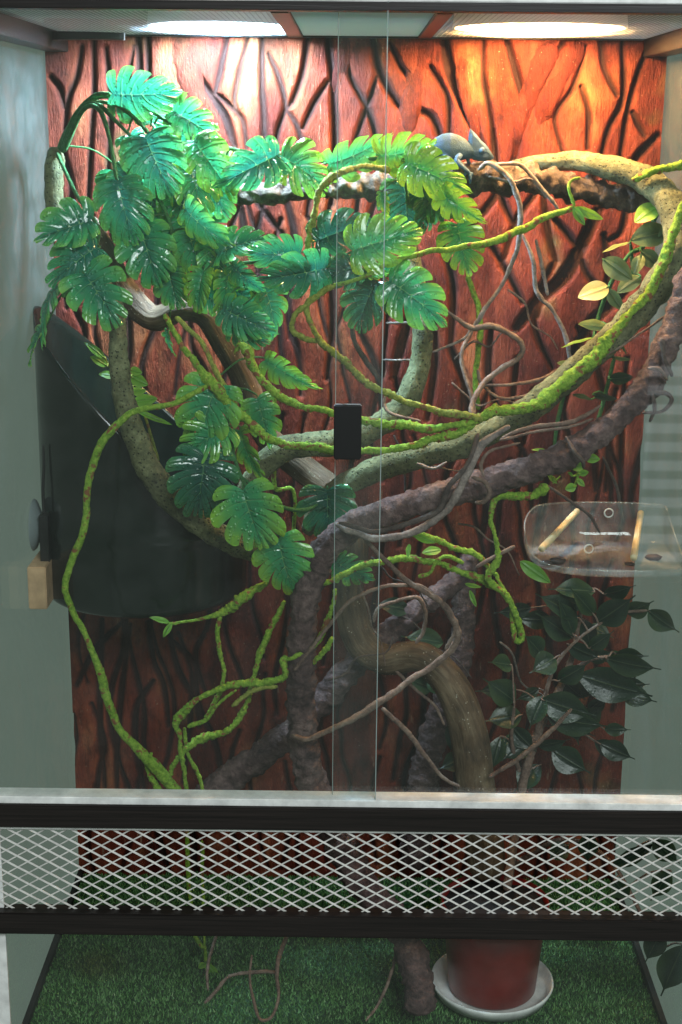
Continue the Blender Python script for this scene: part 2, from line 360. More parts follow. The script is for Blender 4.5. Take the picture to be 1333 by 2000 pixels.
# ================================================================== SETTING
v, f = boxv(-W2-.002, W2+.002, -.012, DB+.03, -.012, 0)
tag(obj('floor', v, f, M['turf_base'], smooth=False), kind='structure')
nb = 80000
bx = rng.uniform(-W2+.004, W2-.004, nb); by = rng.uniform(.006, DB-.002, nb)
ang = rng.uniform(0, math.tau, nb); hb = rng.uniform(.003, .0062, nb); wd = .0014; ln = rng.normal(0, .0022, (nb, 2))
V = np.zeros((nb, 3, 3)); V[:, 0, 0] = bx-np.cos(ang)*wd; V[:, 0, 1] = by-np.sin(ang)*wd; V[:, 1, 0] = bx+np.cos(ang)*wd; V[:, 1, 1] = by+np.sin(ang)*wd
V[:, 2, 0] = bx+ln[:, 0]; V[:, 2, 1] = by+ln[:, 1]; V[:, 2, 2] = hb; V[:, 0:2, 2] = -.001
at = np.ones((nb, 3, 4)); at[:, :, 0] = rng.uniform(0, 1, nb)[:, None]
tag(obj('artificial_grass', V.reshape(-1, 3), np.arange(nb*3).reshape(nb, 3).tolist(), M['grass'], smooth=False, origin=(0, .2, 0), attrs=at.reshape(-1, 4)),
    'short dark green artificial grass covering the cage floor', 'artificial grass', kind='stuff')

# ---- terrarium body
ter = tag(empty('terrarium', (0, 0, 0)), 'tall glass terrarium with dark wood bars and sliding glass doors', 'terrarium')
for sx in (-1, 1):
    v, f = boxv(min(sx*W2, sx*(W2+.005)), max(sx*W2, sx*(W2+.005)), .0, DB+.03, -.02, HC+.03)
    obj('side_pane', v, f, M['side'], ter, False)
    v, f = boxv(min(sx*(W2-.0015), sx*(W2+.016)), max(sx*(W2-.0015), sx*(W2+.016)), -.004, -.0005, -.02, HC+.03)
    obj('edge_strip', v, f, M['white_plastic'], ter, False)
    v, f = boxv(min(sx*(W2-.007), sx*W2), max(sx*(W2-.007), sx*W2), .004, DB, .0, .011); obj('skirting', v, f, M['skirting'], ter, False)
def zf(py, Y=0.0, px=666): return U(px, py, Y).z
FW = W2+.016
z_tr1, z_b1t, z_b1b, z_lip, z_b2t, z_b2b = zf(1554), zf(1568), zf(1611), zf(1619), zf(1777), zf(1818)
bar = lambda nm, y0, y1, z0, z1, mt, b=.0012, x0=-FW, x1=FW, par=ter: obj(nm, *bevbox(x0, x1, y0, y1, z0, z1, b), M[mt], par, False)
bar('crossbar', -.016, .006, z_b1b, z_b1t, 'veneer'); bar('crossbar', -.016, .006, z_b2b, z_b2t, 'veneer')
bar('door_track', -.012, .012, z_b1t+.0003, z_tr1, 'white_plastic', .0008)
bar('trim_strip', -.010, .004, z_lip, z_b1b-.0003, 'white_plastic', .0008)
# top: front rail, track above, side rails, cross members
zt0, zt1 = zf(20), zf(11)
bar('crossbar', -.010, .012, HC-.001, HC+.0075, 'veneer', .0008)
obj('door_track', *bevbox(-FW, FW, -.010, .012, HC+.0078, HC+.030, .0008), M['white_plastic'], ter, False)
obj('crossbar', *bevbox(-FW, FW, -.010, .012, HC+.0303, HC+.060, .0008), M['veneer'], ter, False)
for sx in (-1, 1):
    x0, x1 = sorted((sx*(W2-.030), sx*(W2-.0005))); obj('side_rail', *bevbox(x0, x1, .013, DB-.004, HC-.021, HC+.004, .001), M['veneer'], ter, False)
bar('back_rail', DB-.022, DB-.005, HC-.001, HC+.006, 'veneer', .0008, -W2+.031, W2-.031)
# curved dark hood plate at the back left of the ceiling
q0 = U(92, 62, .33); q1 = U(246, 68, .33)
Vp, Fp = [], []
for i in range(13):
    s = i/12; x = q0.x+(q1.x-q0.x)*s; y = .345-.03*math.sin(s*math.pi*.5); zb = U(170, 77, .33).z-.001*s; ztp = HC-.0015-.003*s
    for a_, b_ in ((0, zb), (0, ztp), (.010, ztp), (.010, zb)): Vp.append((x, y+a_, b_))
for i in range(12):
    for k in range(4): Fp.append((i*4+k, i*4+(k+1) % 4, i*4+4+(k+1) % 4, i*4+4+k))
Fp += [(3, 2, 1, 0), (48, 49, 50, 51)]
obj('lamp_shield', Vp, Fp, M['veneer'], ter, False)
xa0, xa1 = UZ(545, 45, HC).x, UZ(578, 45, HC).x; xb0, xb1 = UZ(838, 45, HC).x, UZ(868, 45, HC).x
for x0, x1 in ((xa0, xa1), (xb0, xb1)): obj('ceiling_batten', *bevbox(x0, x1, .013, DB-.024, HC-.002, HC+.006, .0008), M['veneer'], ter, False)
v, f = boxv(xa1+.0005, xb0-.0005, .013, DB-.024, HC+.001, HC+.003); obj('ceiling_sheet', v, f, M['sheet'], ter, False)
def wire(x0, x1, name):
    parts = []; sp = .0058; h = .0006
    x = x0
    while x < x1: parts.append(boxv(x-h, x+h, .013, DB-.024, HC+.0006, HC+.00085)); x += sp
    y = .014
    while y < DB-.024: parts.append(boxv(x0, x1, y-h, y+h, HC+.0003, HC+.00055)); y += sp*1.6
    o = obj(name, *join(parts), M['dark_metal'], ter, False); o['kind'] = 'stuff'
wire(-W2+.030, xa0, 'ceiling_mesh'); wire(xb1, W2-.030, 'ceiling_mesh')
# expanded metal vent
parts = []; cw, ch = .0243, .0143; nx = int(2*FW/cw)+2; nz_ = int((z_lip-z_b2t)/ch)+2
def strand(p, q, wz, wy, yo):
    d = Vector((q[0]-p[0], 0, q[1]-p[1])); L_ = d.length; d.normalize(); up = Vector((-d.z, 0, d.x)); 
    if up.z < 0: up = -up
    up2 = (up*.92+Vector((0, .40, 0))).normalized(); dep = d.cross(up2)
    V = []
    for e in (p, q):
        c = Vector((e[0], yo, e[1]))+(d*(.0008) if e is q else -d*.0008)
        for a_, b_ in ((-1, -1), (1, -1), (1, 1), (-1, 1)): V.append(tuple(c+up2*(a_*wz)+dep*(b_*wy)))
    return V, [(0, 1, 2, 3), (7, 6, 5, 4), (0, 4, 5, 1), (1, 5, 6, 2), (2, 6, 7, 3), (3, 7, 4, 0)]
for i in range(nx+1):
    for j in range(2*nz_):
        x = -FW+i*cw+(cw/2 if j % 2 else 0); z = z_lip-.001-j*ch/2
        if z-ch/2 < z_b2t-.006: continue
        jx = random.uniform(-.0004, .0004)
        parts.append(strand((x, z), (x+cw/2+jx, z-ch/2), .00105, .0007, -.004)); parts.append(strand((x, z), (x-cw/2+jx, z-ch/2), .00072, .0007, -.0034))
parts = [(v, f) for v, f in parts if min(p[0] for p in v) > -FW-.01 and max(p[0] for p in v) < FW+.01]
o = obj('vent_mesh', *join(parts), M['white_metal'], ter, False); o['kind'] = 'stuff'; o['label'] = 'white expanded metal vent between two dark bars'
# sliding doors (left one in front) and the fixed pane at the bottom
def pane(name, x0, x1, y0, y1, z0, z1, lab):
    v, f = boxv(x0, x1, y0, y1, z0, z1)
    o = obj(name, v, f, None, ter, False, mats=[M['glass'], M['glass_edge']], fm=[1, 1, 0, 0, 1, 1]); o['label'] = lab; return o
xl = U(745, 800, -.004).x; xr = U(656, 800, .005).x
d1 = pane('glass_door', -FW, xl, -.009, -.005, z_tr1-.004, HC+.028, 'left sliding glass door with black handle')
d2 = pane('glass_door', xr, FW, .003, .007, z_tr1-.004, HC+.028, 'right sliding glass door')
ed = join([boxv(xl-.0001, xl+.0008, -.0096, -.0048, z_tr1, HC+.028)]); obj('door_edge', *ed, M['glass_edge'], d1, False)
ed = join([boxv(xr-.0005, xr+.0002, .0022, .0075, z_tr1, HC+.028)]); obj('door_edge', *ed, M['glass_edge'], d2, False)
h0, h1 = U(652, 895, -.012), U(707, 789, -.012)
obj('handle', *bevbox(h0.x, h1.x, -.019, -.0092, h0.z, h1.z, .0012), M['black'], d1, False)
pane('lower_pane', -W2+.001, W2-.001, -.003, .001, -.01, z_b2b+.004, 'fixed glass pane under the lower dark bar')

# ---- carved background
NX, NZ = 500, 750
gx = np.linspace(-W2, W2, NX); gz = np.linspace(-.005, HC+.02, NZ); dx = gx[1]-gx[0]; dz = gz[1]-gz[0]
dist = np.full((NZ, NX), .05); 
def groove(path, width):                 # path in photo px on the back plane; carve distance field
    pts = [U(px, py, DB-.012) for px, py in path]; C = catmull([(p.x, p.z, 0, 0) for p in pts], .006)
    for i in range(len(C)-1):
        tp_ = (i+.5)/(len(C)-1); seg(C[i, :2], C[i+1, :2], width*.78*S(pts[0])*(.5+.55*math.sin(math.pi*tp_)**.6))
def seg(a, b, wd):
    mrg = .045; i0 = max(0, int((min(a[0], b[0])-mrg+W2)/dx)); i1 = min(NX, int((max(a[0], b[0])+mrg+W2)/dx)+2)
    j0 = max(0, int((min(a[1], b[1])-mrg+.005)/dz)); j1 = min(NZ, int((max(a[1], b[1])+mrg+.005)/dz)+2)
    if i1 <= i0 or j1 <= j0: return
    X, Z = np.meshgrid(gx[i0:i1], gz[j0:j1]); ab = np.array(b)-np.array(a); l2 = ab@ab+1e-12
    t_ = np.clip(((X-a[0])*ab[0]+(Z-a[1])*ab[1])/l2, 0, 1); d = np.hypot(X-a[0]-t_*ab[0], Z-a[1]-t_*ab[1])-wd
    dist[j0:j1, i0:i1] = np.minimum(dist[j0:j1, i0:i1], d)
G = [([(160, 90), (150, 150), (132, 200), (125, 300)], 5), ([(100, 150), (118, 175), (125, 210)], 5), ([(183, 80), (183, 180), (178, 270), (172, 400)], 5),
     ([(207, 95), (213, 160), (215, 240), (210, 330)], 5), ([(270, 70), (272, 140), (268, 200)], 8), ([(288, 70), (290, 150)], 6), ([(235, 240), (245, 180), (262, 90)], 4),
     ([(445, 70), (430, 140), (418, 190)], 6), ([(392, 155), (415, 190), (440, 230), (458, 285)], 9), ([(485, 70), (470, 130), (458, 190), (462, 215)], 5), ([(425, 185), (458, 215), (475, 240), (482, 290)], 5),
     ([(513, 70), (512, 160), (516, 230), (516, 300)], 6), ([(525, 105), (545, 150), (558, 205), (545, 250), (536, 300)], 5), ([(602, 70), (592, 140), (575, 190), (560, 215)], 6), ([(560, 215), (580, 245), (592, 285)], 5), ([(592, 250), (615, 200), (640, 160)], 6),
     ([(640, 65), (650, 150), (655, 280), (648, 400)], 9), ([(675, 120), (690, 160), (712, 200), (728, 240), (738, 290)], 6), ([(735, 150), (722, 195), (705, 240), (690, 290)], 5),
     ([(728, 75), (738, 130), (760, 175), (780, 205)], 9), ([(762, 85), (780, 125), (798, 150)], 5), ([(840, 130), (862, 165), (875, 195), (877, 260)], 5), ([(820, 215), (845, 230), (860, 268)], 7), ([(868, 80), (880, 140), (905, 200), (930, 255)], 12),
     ([(945, 80), (945, 150), (955, 210), (962, 255)], 4), ([(990, 78), (1005, 130), (1020, 185), (1025, 200)], 7), ([(1008, 300), (1025, 220), (1070, 130), (1100, 85)], 5), ([(1100, 300), (1085, 230), (1120, 170), (1145, 90)], 4), ([(1135, 170), (1150, 220), (1148, 290)], 5),
     ([(1175, 80), (1180, 130), (1205, 185)], 5), ([(1216, 80), (1217, 190), (1190, 250), (1175, 305)], 5), ([(1270, 85), (1245, 150), (1228, 210), (1212, 305)], 5), ([(1235, 220), (1260, 265)], 5), ([(1285, 265), (1255, 295), (1235, 320)], 8), ([(1060, 70), (1058, 60)], 3),
     ([(1010, 640), (1060, 580), (1110, 530), (1170, 410)], 15), ([(1060, 370), (1070, 450), (1085, 510)], 7), ([(1085, 430), (1110, 460), (1125, 480)], 7), ([(960, 480), (990, 530), (1020, 590)], 6), ([(1180, 460), (1190, 540), (1170, 620)], 7), ([(1230, 560), (1190, 600), (1150, 640), (1110, 720)], 12),
     ([(1150, 640), (1170, 730), (1190, 820), (1185, 960)], 6), ([(1225, 700), (1215, 850), (1215, 1000)], 5), ([(1160, 850), (1165, 960)], 6), ([(1190, 850), (1195, 980)], 6), ([(1100, 800), (1120, 900), (1120, 1000)], 6), ([(1050, 560), (1045, 640), (1080, 720)], 6),
     ([(960, 640), (955, 740), (985, 830)], 7), ([(1010, 700), (1000, 800)], 5), ([(865, 480), (885, 560), (880, 680)], 7), ([(880, 680), (910, 760), (920, 900)], 10), ([(845, 600), (850, 700), (835, 820)], 8), ([(700, 640), (735, 720), (745, 800)], 6), ([(560, 390), (575, 470), (560, 560), (570, 660)], 9), ([(520, 380), (500, 470), (505, 560)], 6),
     ([(600, 420), (640, 500), (650, 620), (640, 740)], 8), ([(470, 400), (480, 480)], 8), ([(700, 380), (690, 460)], 5), ([(800, 560), (795, 640), (770, 740)], 7)]
G += [([(458, 285), (470, 340), (505, 400), (560, 470)], 6), ([(516, 300), (530, 350), (560, 390)], 6), ([(536, 300), (500, 350), (470, 400), (440, 470)], 6), ([(592, 285), (610, 340), (600, 420)], 6), ([(690, 290), (660, 340), (640, 420)], 6), ([(738, 290), (745, 350), (720, 430), (700, 520), (705, 620)], 6),
      ([(877, 260), (870, 330), (840, 400), (800, 470)], 6), ([(930, 255), (955, 330), (985, 400), (1010, 450)], 7), ([(962, 255), (970, 330)], 5), ([(1008, 300), (985, 360), (940, 420), (900, 470)], 6), ([(1175, 305), (1160, 360), (1170, 410)], 6), ([(1212, 305), (1225, 380), (1215, 450), (1190, 470)], 6), ([(1060, 310), (1050, 370), (1010, 430), (980, 520)], 6),
      ([(125, 300), (140, 380), (120, 470), (130, 600)], 6), ([(172, 400), (190, 480), (175, 560)], 6), ([(210, 330), (235, 420), (250, 520)], 6), ([(1085, 510), (1060, 560), (1050, 620)], 6), ([(1125, 480), (1150, 540), (1200, 590)], 6), ([(920, 900), (950, 980), (940, 1060)], 8), ([(985, 830), (1030, 900), (1040, 1000)], 6)]
for p, wd in G: groove(p, wd)
# the rest of the panel: tall wavy strips that meet and part
rr = random.Random(11)
x0s = [110+k*48+rr.uniform(-11, 11) for k in range(25)]
for k, xx in enumerate(x0s):            # neighbouring lines sway in counter-phase so that the strips close and open
    lam = rr.uniform(300, 420); ph_ = (math.pi if k % 2 else 0)+rr.uniform(-.7, .7); amp = rr.uniform(12, 22); ys = rr.choice((395, 430, 520)) if xx < 860 else rr.choice((640, 760, 900))
    y = ys
    while y < 1700:
        ye = y+rr.uniform(260, 620); path = []
        while y < min(ye, 1730): path.append((xx+amp*math.sin(2*math.pi*y/lam+ph_)+rr.uniform(-5, 5)-(y-900)*.05*(xx-680)/600, y)); y += 42
        if len(path) > 2: groove(path, rr.uniform(2.2, 6))
        y += rr.uniform(-30, 50)
for p in ([(290, 1215), (300, 1290), (320, 1340), (330, 1420)], [(255, 1220), (240, 1330), (230, 1440), (228, 1540)], [(330, 1225), (345, 1300), (380, 1370), (390, 1420)], [(200, 1210), (195, 1400), (205, 1540)],
          [(150, 1340), (185, 1270), (240, 1215)], [(300, 1330), (268, 1380), (265, 1450), (280, 1540)], [(335, 1250), (375, 1290), (400, 1350)]): groove(p, 6)
# tone per plank: label cells of the carve pattern by flood along rows (coarse)
solid = dist > 0
lab = np.zeros((NZ, NX)); 
X, Z = np.meshgrid(gx, gz)
tone = np.zeros_like(X)
for k in range(14): 
    a = rng.uniform(0, 6.28); fx = rng.uniform(8, 40); fz = rng.uniform(1, 7); tone += np.sin(X*fx*3+Z*fz*2*(1 if k % 2 else -1)+a)
tone = .5+.5*np.tanh(tone*.35)
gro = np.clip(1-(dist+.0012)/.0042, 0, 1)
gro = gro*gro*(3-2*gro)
dome = np.clip(dist/.0065, 0, 1); dome = 1-(1-dome)**3
wob = .0007*np.sin(X*95+3*np.sin(Z*11))+.0008*np.sin(X*41-Z*17)
H = .007*dome+.004*np.clip((dist+.004)/.004, 0, 1)+wob*dome
Yv = DB-.004-H
Vv = np.stack([X, Yv, Z], -1).reshape(-1, 3)
idx = np.arange(NX*NZ).reshape(NZ, NX)
Fq = np.stack([idx[:-1, :-1], idx[:-1, 1:], idx[1:, 1:], idx[1:, :-1]], -1).reshape(-1, 4)
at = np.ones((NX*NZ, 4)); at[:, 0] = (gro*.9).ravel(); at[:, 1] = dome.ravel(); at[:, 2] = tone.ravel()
bg = obj('carved_background', Vv, Fq.tolist(), M['relief'], origin=(0, DB, 0), attrs=at)
tag(bg, 'rust red background panel carved like bark with dark wavy grooves', 'background panel')
v, f = boxv(-W2, W2, DB+.002, DB+.02, 0, HC+.02); obj('backing_board', v, f, M['pine'], bg, False)
for p in ([(362, 62, 26), (370, 130, 27), (384, 200, 22), (400, 265, 14)], [(832, 74, 17), (814, 150, 19), (803, 215, 21), (786, 300, 18)], [(1135, 80, 20), (1092, 160, 21), (1060, 220, 22), (1015, 325, 22)],
          [(1078, 78, 24), (1040, 170, 22), (1012, 250, 17), (1004, 320, 15)], [(905, 90, 11), (905, 150, 12), (925, 230, 13), (950, 300, 12)], [(672, 66, 14), (668, 120, 15), (660, 180, 14)]):
    pts = []
    for n_, (px, py, r) in enumerate(p):
        q = U(px, py, DB-(.013 if n_ < len(p)-1 else .002)); pts.append((q.x, q.y, q.z, r*S(q)))
    tube('root', pts, 'relief', parent=bg, metric=True, style='root', sides=20, flat=.36, wob=.35)

# ---- lamps above the ceiling mesh
def lamp(name, c, r, mat, label, watts, tint):
    e = tag(empty(name, (c.x, c.y, HC+.006)), label, 'lamp', 'lamps over the ceiling mesh')
    V, Fa = lathe([(r+.003, .0), (r+.006, .0), (r*1.0, .05), (r*.6, .10), (r*.25, .14), (r*.24, .14), (r*.58, .098), (r*.97, .05), (r+.003, .0)], 40, (c.x, c.y, HC+.004)); obj('hood', V, Fa, M['hood'], e)
    V, Fa = lathe([(.0005, .0), (r*.95, 0), (r*.95, .003), (.0005, .003)], 40, (c.x, c.y, HC+.052)); obj('lamp_face', V, Fa, M[mat], e, False)
    ld = bpy.data.lights.new(name+'_bulb', 'POINT'); ld.shadow_soft_size = .024; ld.energy = watts; ld.color = tint
    lo = bpy.data.objects.new(name+'_bulb', ld); col.objects.link(lo); lo.parent = e; lo.location = (0, 0, .026)
c1 = UZ(415, 47, HC); c1.y = .325; c2 = UZ(1085, 47, HC); c2.y = .31
lamp('heat_lamp', c2, .098, 'warm_light', 'round warm orange heat lamp behind the ceiling mesh at right', WARM_W, (1.0, .56, .22))
lamp('daylight_lamp', c1, .082, 'cool_light', 'round cool white lamp behind the ceiling mesh at left', COOL_W, (.50, .76, 1.0))

# ================================================================== BRANCHES
A_path = [(178, 425, .335, 14.4), (205, 490, .32, 22.5), (245, 570, .30, 27.0), (300, 622, .285, 24.3), (352, 604, .28, 21.6), (400, 612, .285, 24.3), (438, 668, .295, 25.2), (478, 745, .31, 24.3), (520, 850, .33, 24.3), (595, 918, .325, 25.2),
          (655, 968, .305, 27.0), (692, 1060, .285, 28.8), (683, 1165, .27, 28.8), (704, 1250, .255, 30.6), (752, 1288, .24, 29.7), (822, 1284, .22, 30.6), (880, 1335, .205, 34.2), (915, 1420, .20, 36.0), (930, 1540, .20, 36.9), (945, 1640, .185, 36.9), (955, 1720, .165, 36.9)]
tube('driftwood_trunk', A_path, 'driftwood', 'thick smooth brown driftwood trunk winding from upper left down to the red pot', 'branch', style='smooth', sides=28)
C_path = [(1350, 520, .15, 24.6), (1325, 620, .135, 24.6), (1285, 715, .12, 25.5), (1225, 795, .11, 24.6), (1130, 875, .10, 26.4), (1000, 932, .10, 26.4), (875, 966, .10, 26.4), (760, 998, .10, 24.6), (680, 1034, .10, 26.4), (625, 1095, .11, 27.3), (596, 1180, .12, 25.5),
          (590, 1300, .13, 27.3), (592, 1430, .14, 28.2), (622, 1560, .14, 29.9), (690, 1690, .125, 29.9), (775, 1805, .10, 29.0), (812, 1890, .075, 29.0), (826, 1985, .045, 29.0)]
tube('rough_branch', C_path, 'rough_bark', 'rough purplish brown branch curving from the right wall down past the door handle', 'branch', style='lumpy', sides=26, wob=.3)
tube('rough_branch', [(378, 1582, .295, 29.9), (440, 1528, .30, 27.3), (560, 1436, .29, 26.4), (640, 1355, .30, 25.5), (720, 1272, .305, 23.8), (805, 1200, .315, 22.0), (890, 1135, .325, 19.4), (925, 1085, .335, 15.8)], 'rough_bark',
     'straight dull brown branch slanting behind the upright rough branch', 'branch', style='lumpy', sides=22)
tube('rough_branch', [(920, 1075, .375, 17.6), (906, 1160, .375, 21.1), (902, 1260, .37, 23.8), (872, 1360, .365, 24.6), (842, 1450, .36, 26.4), (822, 1560, .36, 27.3), (812, 1690, .36, 28.2)], 'rough_bark',
     'dark rough stem standing behind the brown trunk at lower middle', 'branch', style='lumpy', sides=22)
tube('cork_branch', [(425, 384, .345, 16), (480, 378, .345, 19), (560, 372, .345, 22), (650, 366, .345, 22), (760, 362, .345, 24), (870, 350, .34, 28), (960, 345, .335, 31), (1040, 352, .335, 27), (1120, 366, .335, 25), (1200, 383, .335, 24), (1290, 398, .33, 21)], 'cork',
     'dark knobbly cork branch lying level below the lizard', 'branch', style='cork', sides=26)
tube('bendy_vine', [(108, 288, .30, 19), (106, 350, .295, 19), (112, 420, .285, 19), (150, 500, .25, 19), (200, 555, .21, 18), (228, 615, .185, 18), (231, 700, .17, 19), (245, 790, .165, 21), (275, 880, .16, 24), (320, 955, .16, 25), (390, 1022, .165, 25), (470, 1066, .18, 24), (520, 1078, .20, 22)], 'vine_bark',
     'grey green bark vine curving down in front of the dark canister', 'branch', style='bark', sides=22)
tube('bendy_vine', [(470, 985, .26, 20), (515, 910, .25, 23), (570, 872, .25, 24), (660, 862, .26, 24), (745, 828, .27, 24), (795, 780, .28, 24), (822, 700, .29, 21), (824, 610, .30, 19), (806, 520, .32, 19), (790, 450, .33, 16)], 'vine_bark',
     'grey green vine bending upward behind the black door handle', 'branch', style='bark', sides=22)
tube('bendy_vine', [(1000, 322, .37, 10), (1050, 318, .36, 15), (1130, 315, .34, 19), (1215, 334, .31, 24), (1280, 362, .28, 27), (1322, 425, .24, 28), (1318, 505, .215, 28), (1270, 580, .205, 29), (1190, 665, .205, 27), (1100, 745, .21, 26), (1010, 815, .215, 26),
     (900, 868, .22, 26), (790, 898, .23, 25), (700, 934, .245, 24), (640, 975, .26, 22), (600, 1040, .27, 20)], 'vine_bark', 'longest grey green vine looping from the upper right down behind the handle', 'branch', style='bark', sides=24)

# ---- moss covered vines
MV = 'moss covered vines'
def moss(path, label, r=None, mat='moss', sides=10, style='moss', wob=.8):
    path = [(*q[:3], q[3]*random.uniform(.68, .98)) for q in path]
    return tube('moss_vine', path, mat, label, 'vine', MV, r=r, style=style, sides=sides, wob=wob)
moss([(418, 745, .11, 8), (345, 786, .11, 7), (270, 800, .11, 8), (216, 845, .11, 8), (182, 900, .11, 9), (172, 980, .11, 9), (154, 1060, .11, 9), (131, 1130, .11, 9), (141, 1190, .11, 9), (182, 1270, .11, 9), (204, 1350, .115, 10), (240, 1430, .12, 10), (300, 1495, .125, 13), (345, 1542, .13, 13), (375, 1575, .13, 9)],
     'long moss vine hanging in a big loop in front of the dark canister', mat='moss', style='bark')
moss([(322, 614, .15, 8), (352, 668, .14, 8), (386, 716, .12, 8), (415, 748, .11, 13), (450, 790, .105, 11), (500, 838, .10, 9), (560, 864, .10, 9), (650, 880, .10, 9), (725, 880, .10, 8), (800, 870, .10, 9), (880, 850, .10, 10), (932, 828, .105, 9)],
     'lowest of the three moss vines running behind the black door handle')
moss([(342, 618, .16, 6), (388, 662, .15, 6), (428, 738, .13, 6), (446, 764, .12, 5)], 'short thin vine beside the brown driftwood bend', mat='moss_yellow', style='bark')
moss([(456, 690, .13, 6), (470, 672, .125, 8), (488, 690, .12, 12), (505, 735, .115, 11), (545, 772, .11, 10), (600, 796, .105, 9), (660, 808, .10, 10), (715, 824, .10, 9), (800, 832, .10, 9), (890, 832, .10, 9), (940, 822, .105, 10)],
     'middle moss vine with reddish knots passing behind the door handle')
moss([(655, 558, .12, 7), (630, 570, .12, 7), (604, 588, .115, 7), (601, 618, .11, 7), (622, 662, .105, 8), (656, 688, .10, 10), (700, 732, .10, 8), (765, 773, .10, 8), (836, 797, .10, 8), (905, 815, .10, 8), (945, 818, .105, 9)],
     'upper moss vine dropping from the glossy centre leaves to the mossy knot', mat='moss_yellow')
moss([(600, 594, .11, 6), (576, 616, .11, 7), (570, 640, .11, 7), (586, 658, .11, 8), (622, 668, .108, 7)], 'small hooked vine at the left of the centre leaves', mat='moss_yellow')
moss([(650, 558, .13, 6), (720, 535, .13, 6), (790, 503, .14, 7), (880, 486, .16, 7), (957, 472, .18, 8), (1020, 448, .20, 9), (1060, 426, .21, 9), (1122, 403, .22, 7)], 'thin green vine stretching right towards a pair of yellow tipped leaves', style='bark')
moss([(1122, 403, .22, 4), (1111, 372, .225, 4), (1116, 352, .23, 4), (1134, 346, .23, 4)], 'little curled tendril in front of the cork branch', style='bark')
moss([(602, 490, .17, 7), (604, 448, .17, 8), (617, 412, .17, 8), (627, 373, .17, 8), (648, 344, .18, 8), (680, 329, .19, 7), (720, 324, .21, 7), (758, 334, .23, 9)], 'arched yellow green vine over the dark cork branch', mat='moss_yellow')
moss([(935, 822, .105, 11.8), (965, 808, .105, 14.3), (1000, 805, .11, 12.6), (1060, 786, .12, 13.4), (1115, 742, .13, 14.3), (1168, 690, .14, 16.0), (1210, 638, .15, 14.3), (1258, 585, .16, 14.3), (1294, 520, .17, 11.8), (1318, 445, .18, 10.1), (1345, 385, .19, 10.1)],
     'thickest bright moss vine climbing to the right in front of the grey green vine', sides=16)
moss([(1345, 322, .26, 11), (1300, 330, .26, 12), (1262, 340, .265, 9), (1235, 350, .27, 6)], 'short mossy stub at the right edge above the vine bend', sides=12)
moss([(1072, 946, .10, 12), (1040, 966, .10, 9), (985, 967, .10, 8), (963, 980, .10, 8), (959, 1018, .10, 7), (968, 1058, .10, 6), (972, 1092, .10, 8), (958, 1128, .10, 8), (978, 1152, .10, 7), (1002, 1184, .10, 7), (1017, 1222, .10, 8), (1018, 1250, .10, 8), (1005, 1246, .10, 7), (1000, 1210, .105, 6), (993, 1172, .105, 5), (970, 1120, .11, 4)],
     'moss vine hanging below the rough branch and ending in a narrow loop')
moss([(628, 1140, .115, 7), (696, 1112, .115, 7), (750, 1097, .115, 7), (804, 1092, .115, 8), (862, 1101, .115, 9), (912, 1121, .115, 9), (950, 1138, .115, 10), (970, 1148, .115, 6)], 'moss vine running level from the upright branch to the looped vine')
moss([(806, 1043, .12, 9), (840, 1050, .12, 9), (885, 1067, .12, 7), (930, 1085, .12, 7), (957, 1105, .12, 7), (968, 1122, .12, 6)], 'short moss vine just under the rough branch at centre right')
moss([(817, 1128, .11, 6), (840, 1120, .11, 5), (853, 1096, .11, 5), (876, 1086, .11, 5), (908, 1100, .11, 5)], 'small curled moss tendril on the level vine', style='bark')
moss([(525, 1135, .155, 5), (476, 1167, .155, 11), (440, 1194, .155, 10), (395, 1207, .155, 4), (341, 1218, .155, 4), (318, 1212, .155, 3)], 'thin mossy shoot pointing left with a small leaf at its tip')
moss([(432, 1200, .155, 5), (427, 1252, .155, 6), (437, 1306, .155, 6), (435, 1340, .155, 5), (418, 1374, .15, 5), (402, 1402, .15, 4)], 'thin moss vine dropping from the left pointing shoot')
moss([(557, 1172, .15, 6), (534, 1221, .15, 7), (512, 1270, .15, 7), (498, 1311, .15, 7), (489, 1356, .15, 7), (471, 1396, .145, 8), (440, 1428, .14, 8), (386, 1446, .14, 10), (354, 1473, .135, 7), (332, 1510, .135, 6), (322, 1560, .135, 5)], 'moss vine sweeping down left from the lowest big leaf')
moss([(656, 1149, .125, 5), (647, 1194, .125, 6), (620, 1252, .12, 6), (575, 1284, .11, 6), (553, 1289, .105, 7), (557, 1320, .105, 8), (521, 1333, .11, 11), (462, 1338, .12, 8), (395, 1360, .125, 7), (359, 1387, .13, 9), (343, 1410, .13, 9), (350, 1435, .13, 6), (355, 1477, .13, 6), (362, 1530, .13, 5), (365, 1575, .13, 5)], 'moss vine crossing in front of the upright rough branch and bending down')
moss([(651, 1243, .12, 6), (630, 1275, .12, 7), (604, 1302, .125, 6)], 'short mossy twig at the right of the upright rough branch')
moss([(543, 1342, .105, 5), (494, 1351, .11, 5), (453, 1378, .115, 6)], 'tiny yellowish mossy twig left of the upright rough branch', mat='moss_yellow')
moss([(462, 1347, .12, 4), (425, 1375, .12, 5), (404, 1405, .12, 5), (366, 1418, .12, 5)], 'tiny forked moss twig in the lower left tangle')
moss([(360, 1420, .14, 4), (368, 1475, .14, 4), (392, 1520, .14, 4), (396, 1570, .14, 3)], 'thinnest upright moss stem in the lower left tangle')
moss([(298, 1470, .13, 5), (290, 1505, .13, 6), (312, 1545, .13, 8), (330, 1580, .13, 8)], 'mossy root at the bottom of the long looped vine')
moss([(536, 770, .28, 6), (534, 860, .28, 6), (537, 950, .28, 6), (575, 960, .28, 5), (573, 1060, .28, 5)], 'plain green stem hanging behind the lower leaf cluster', style='bark')
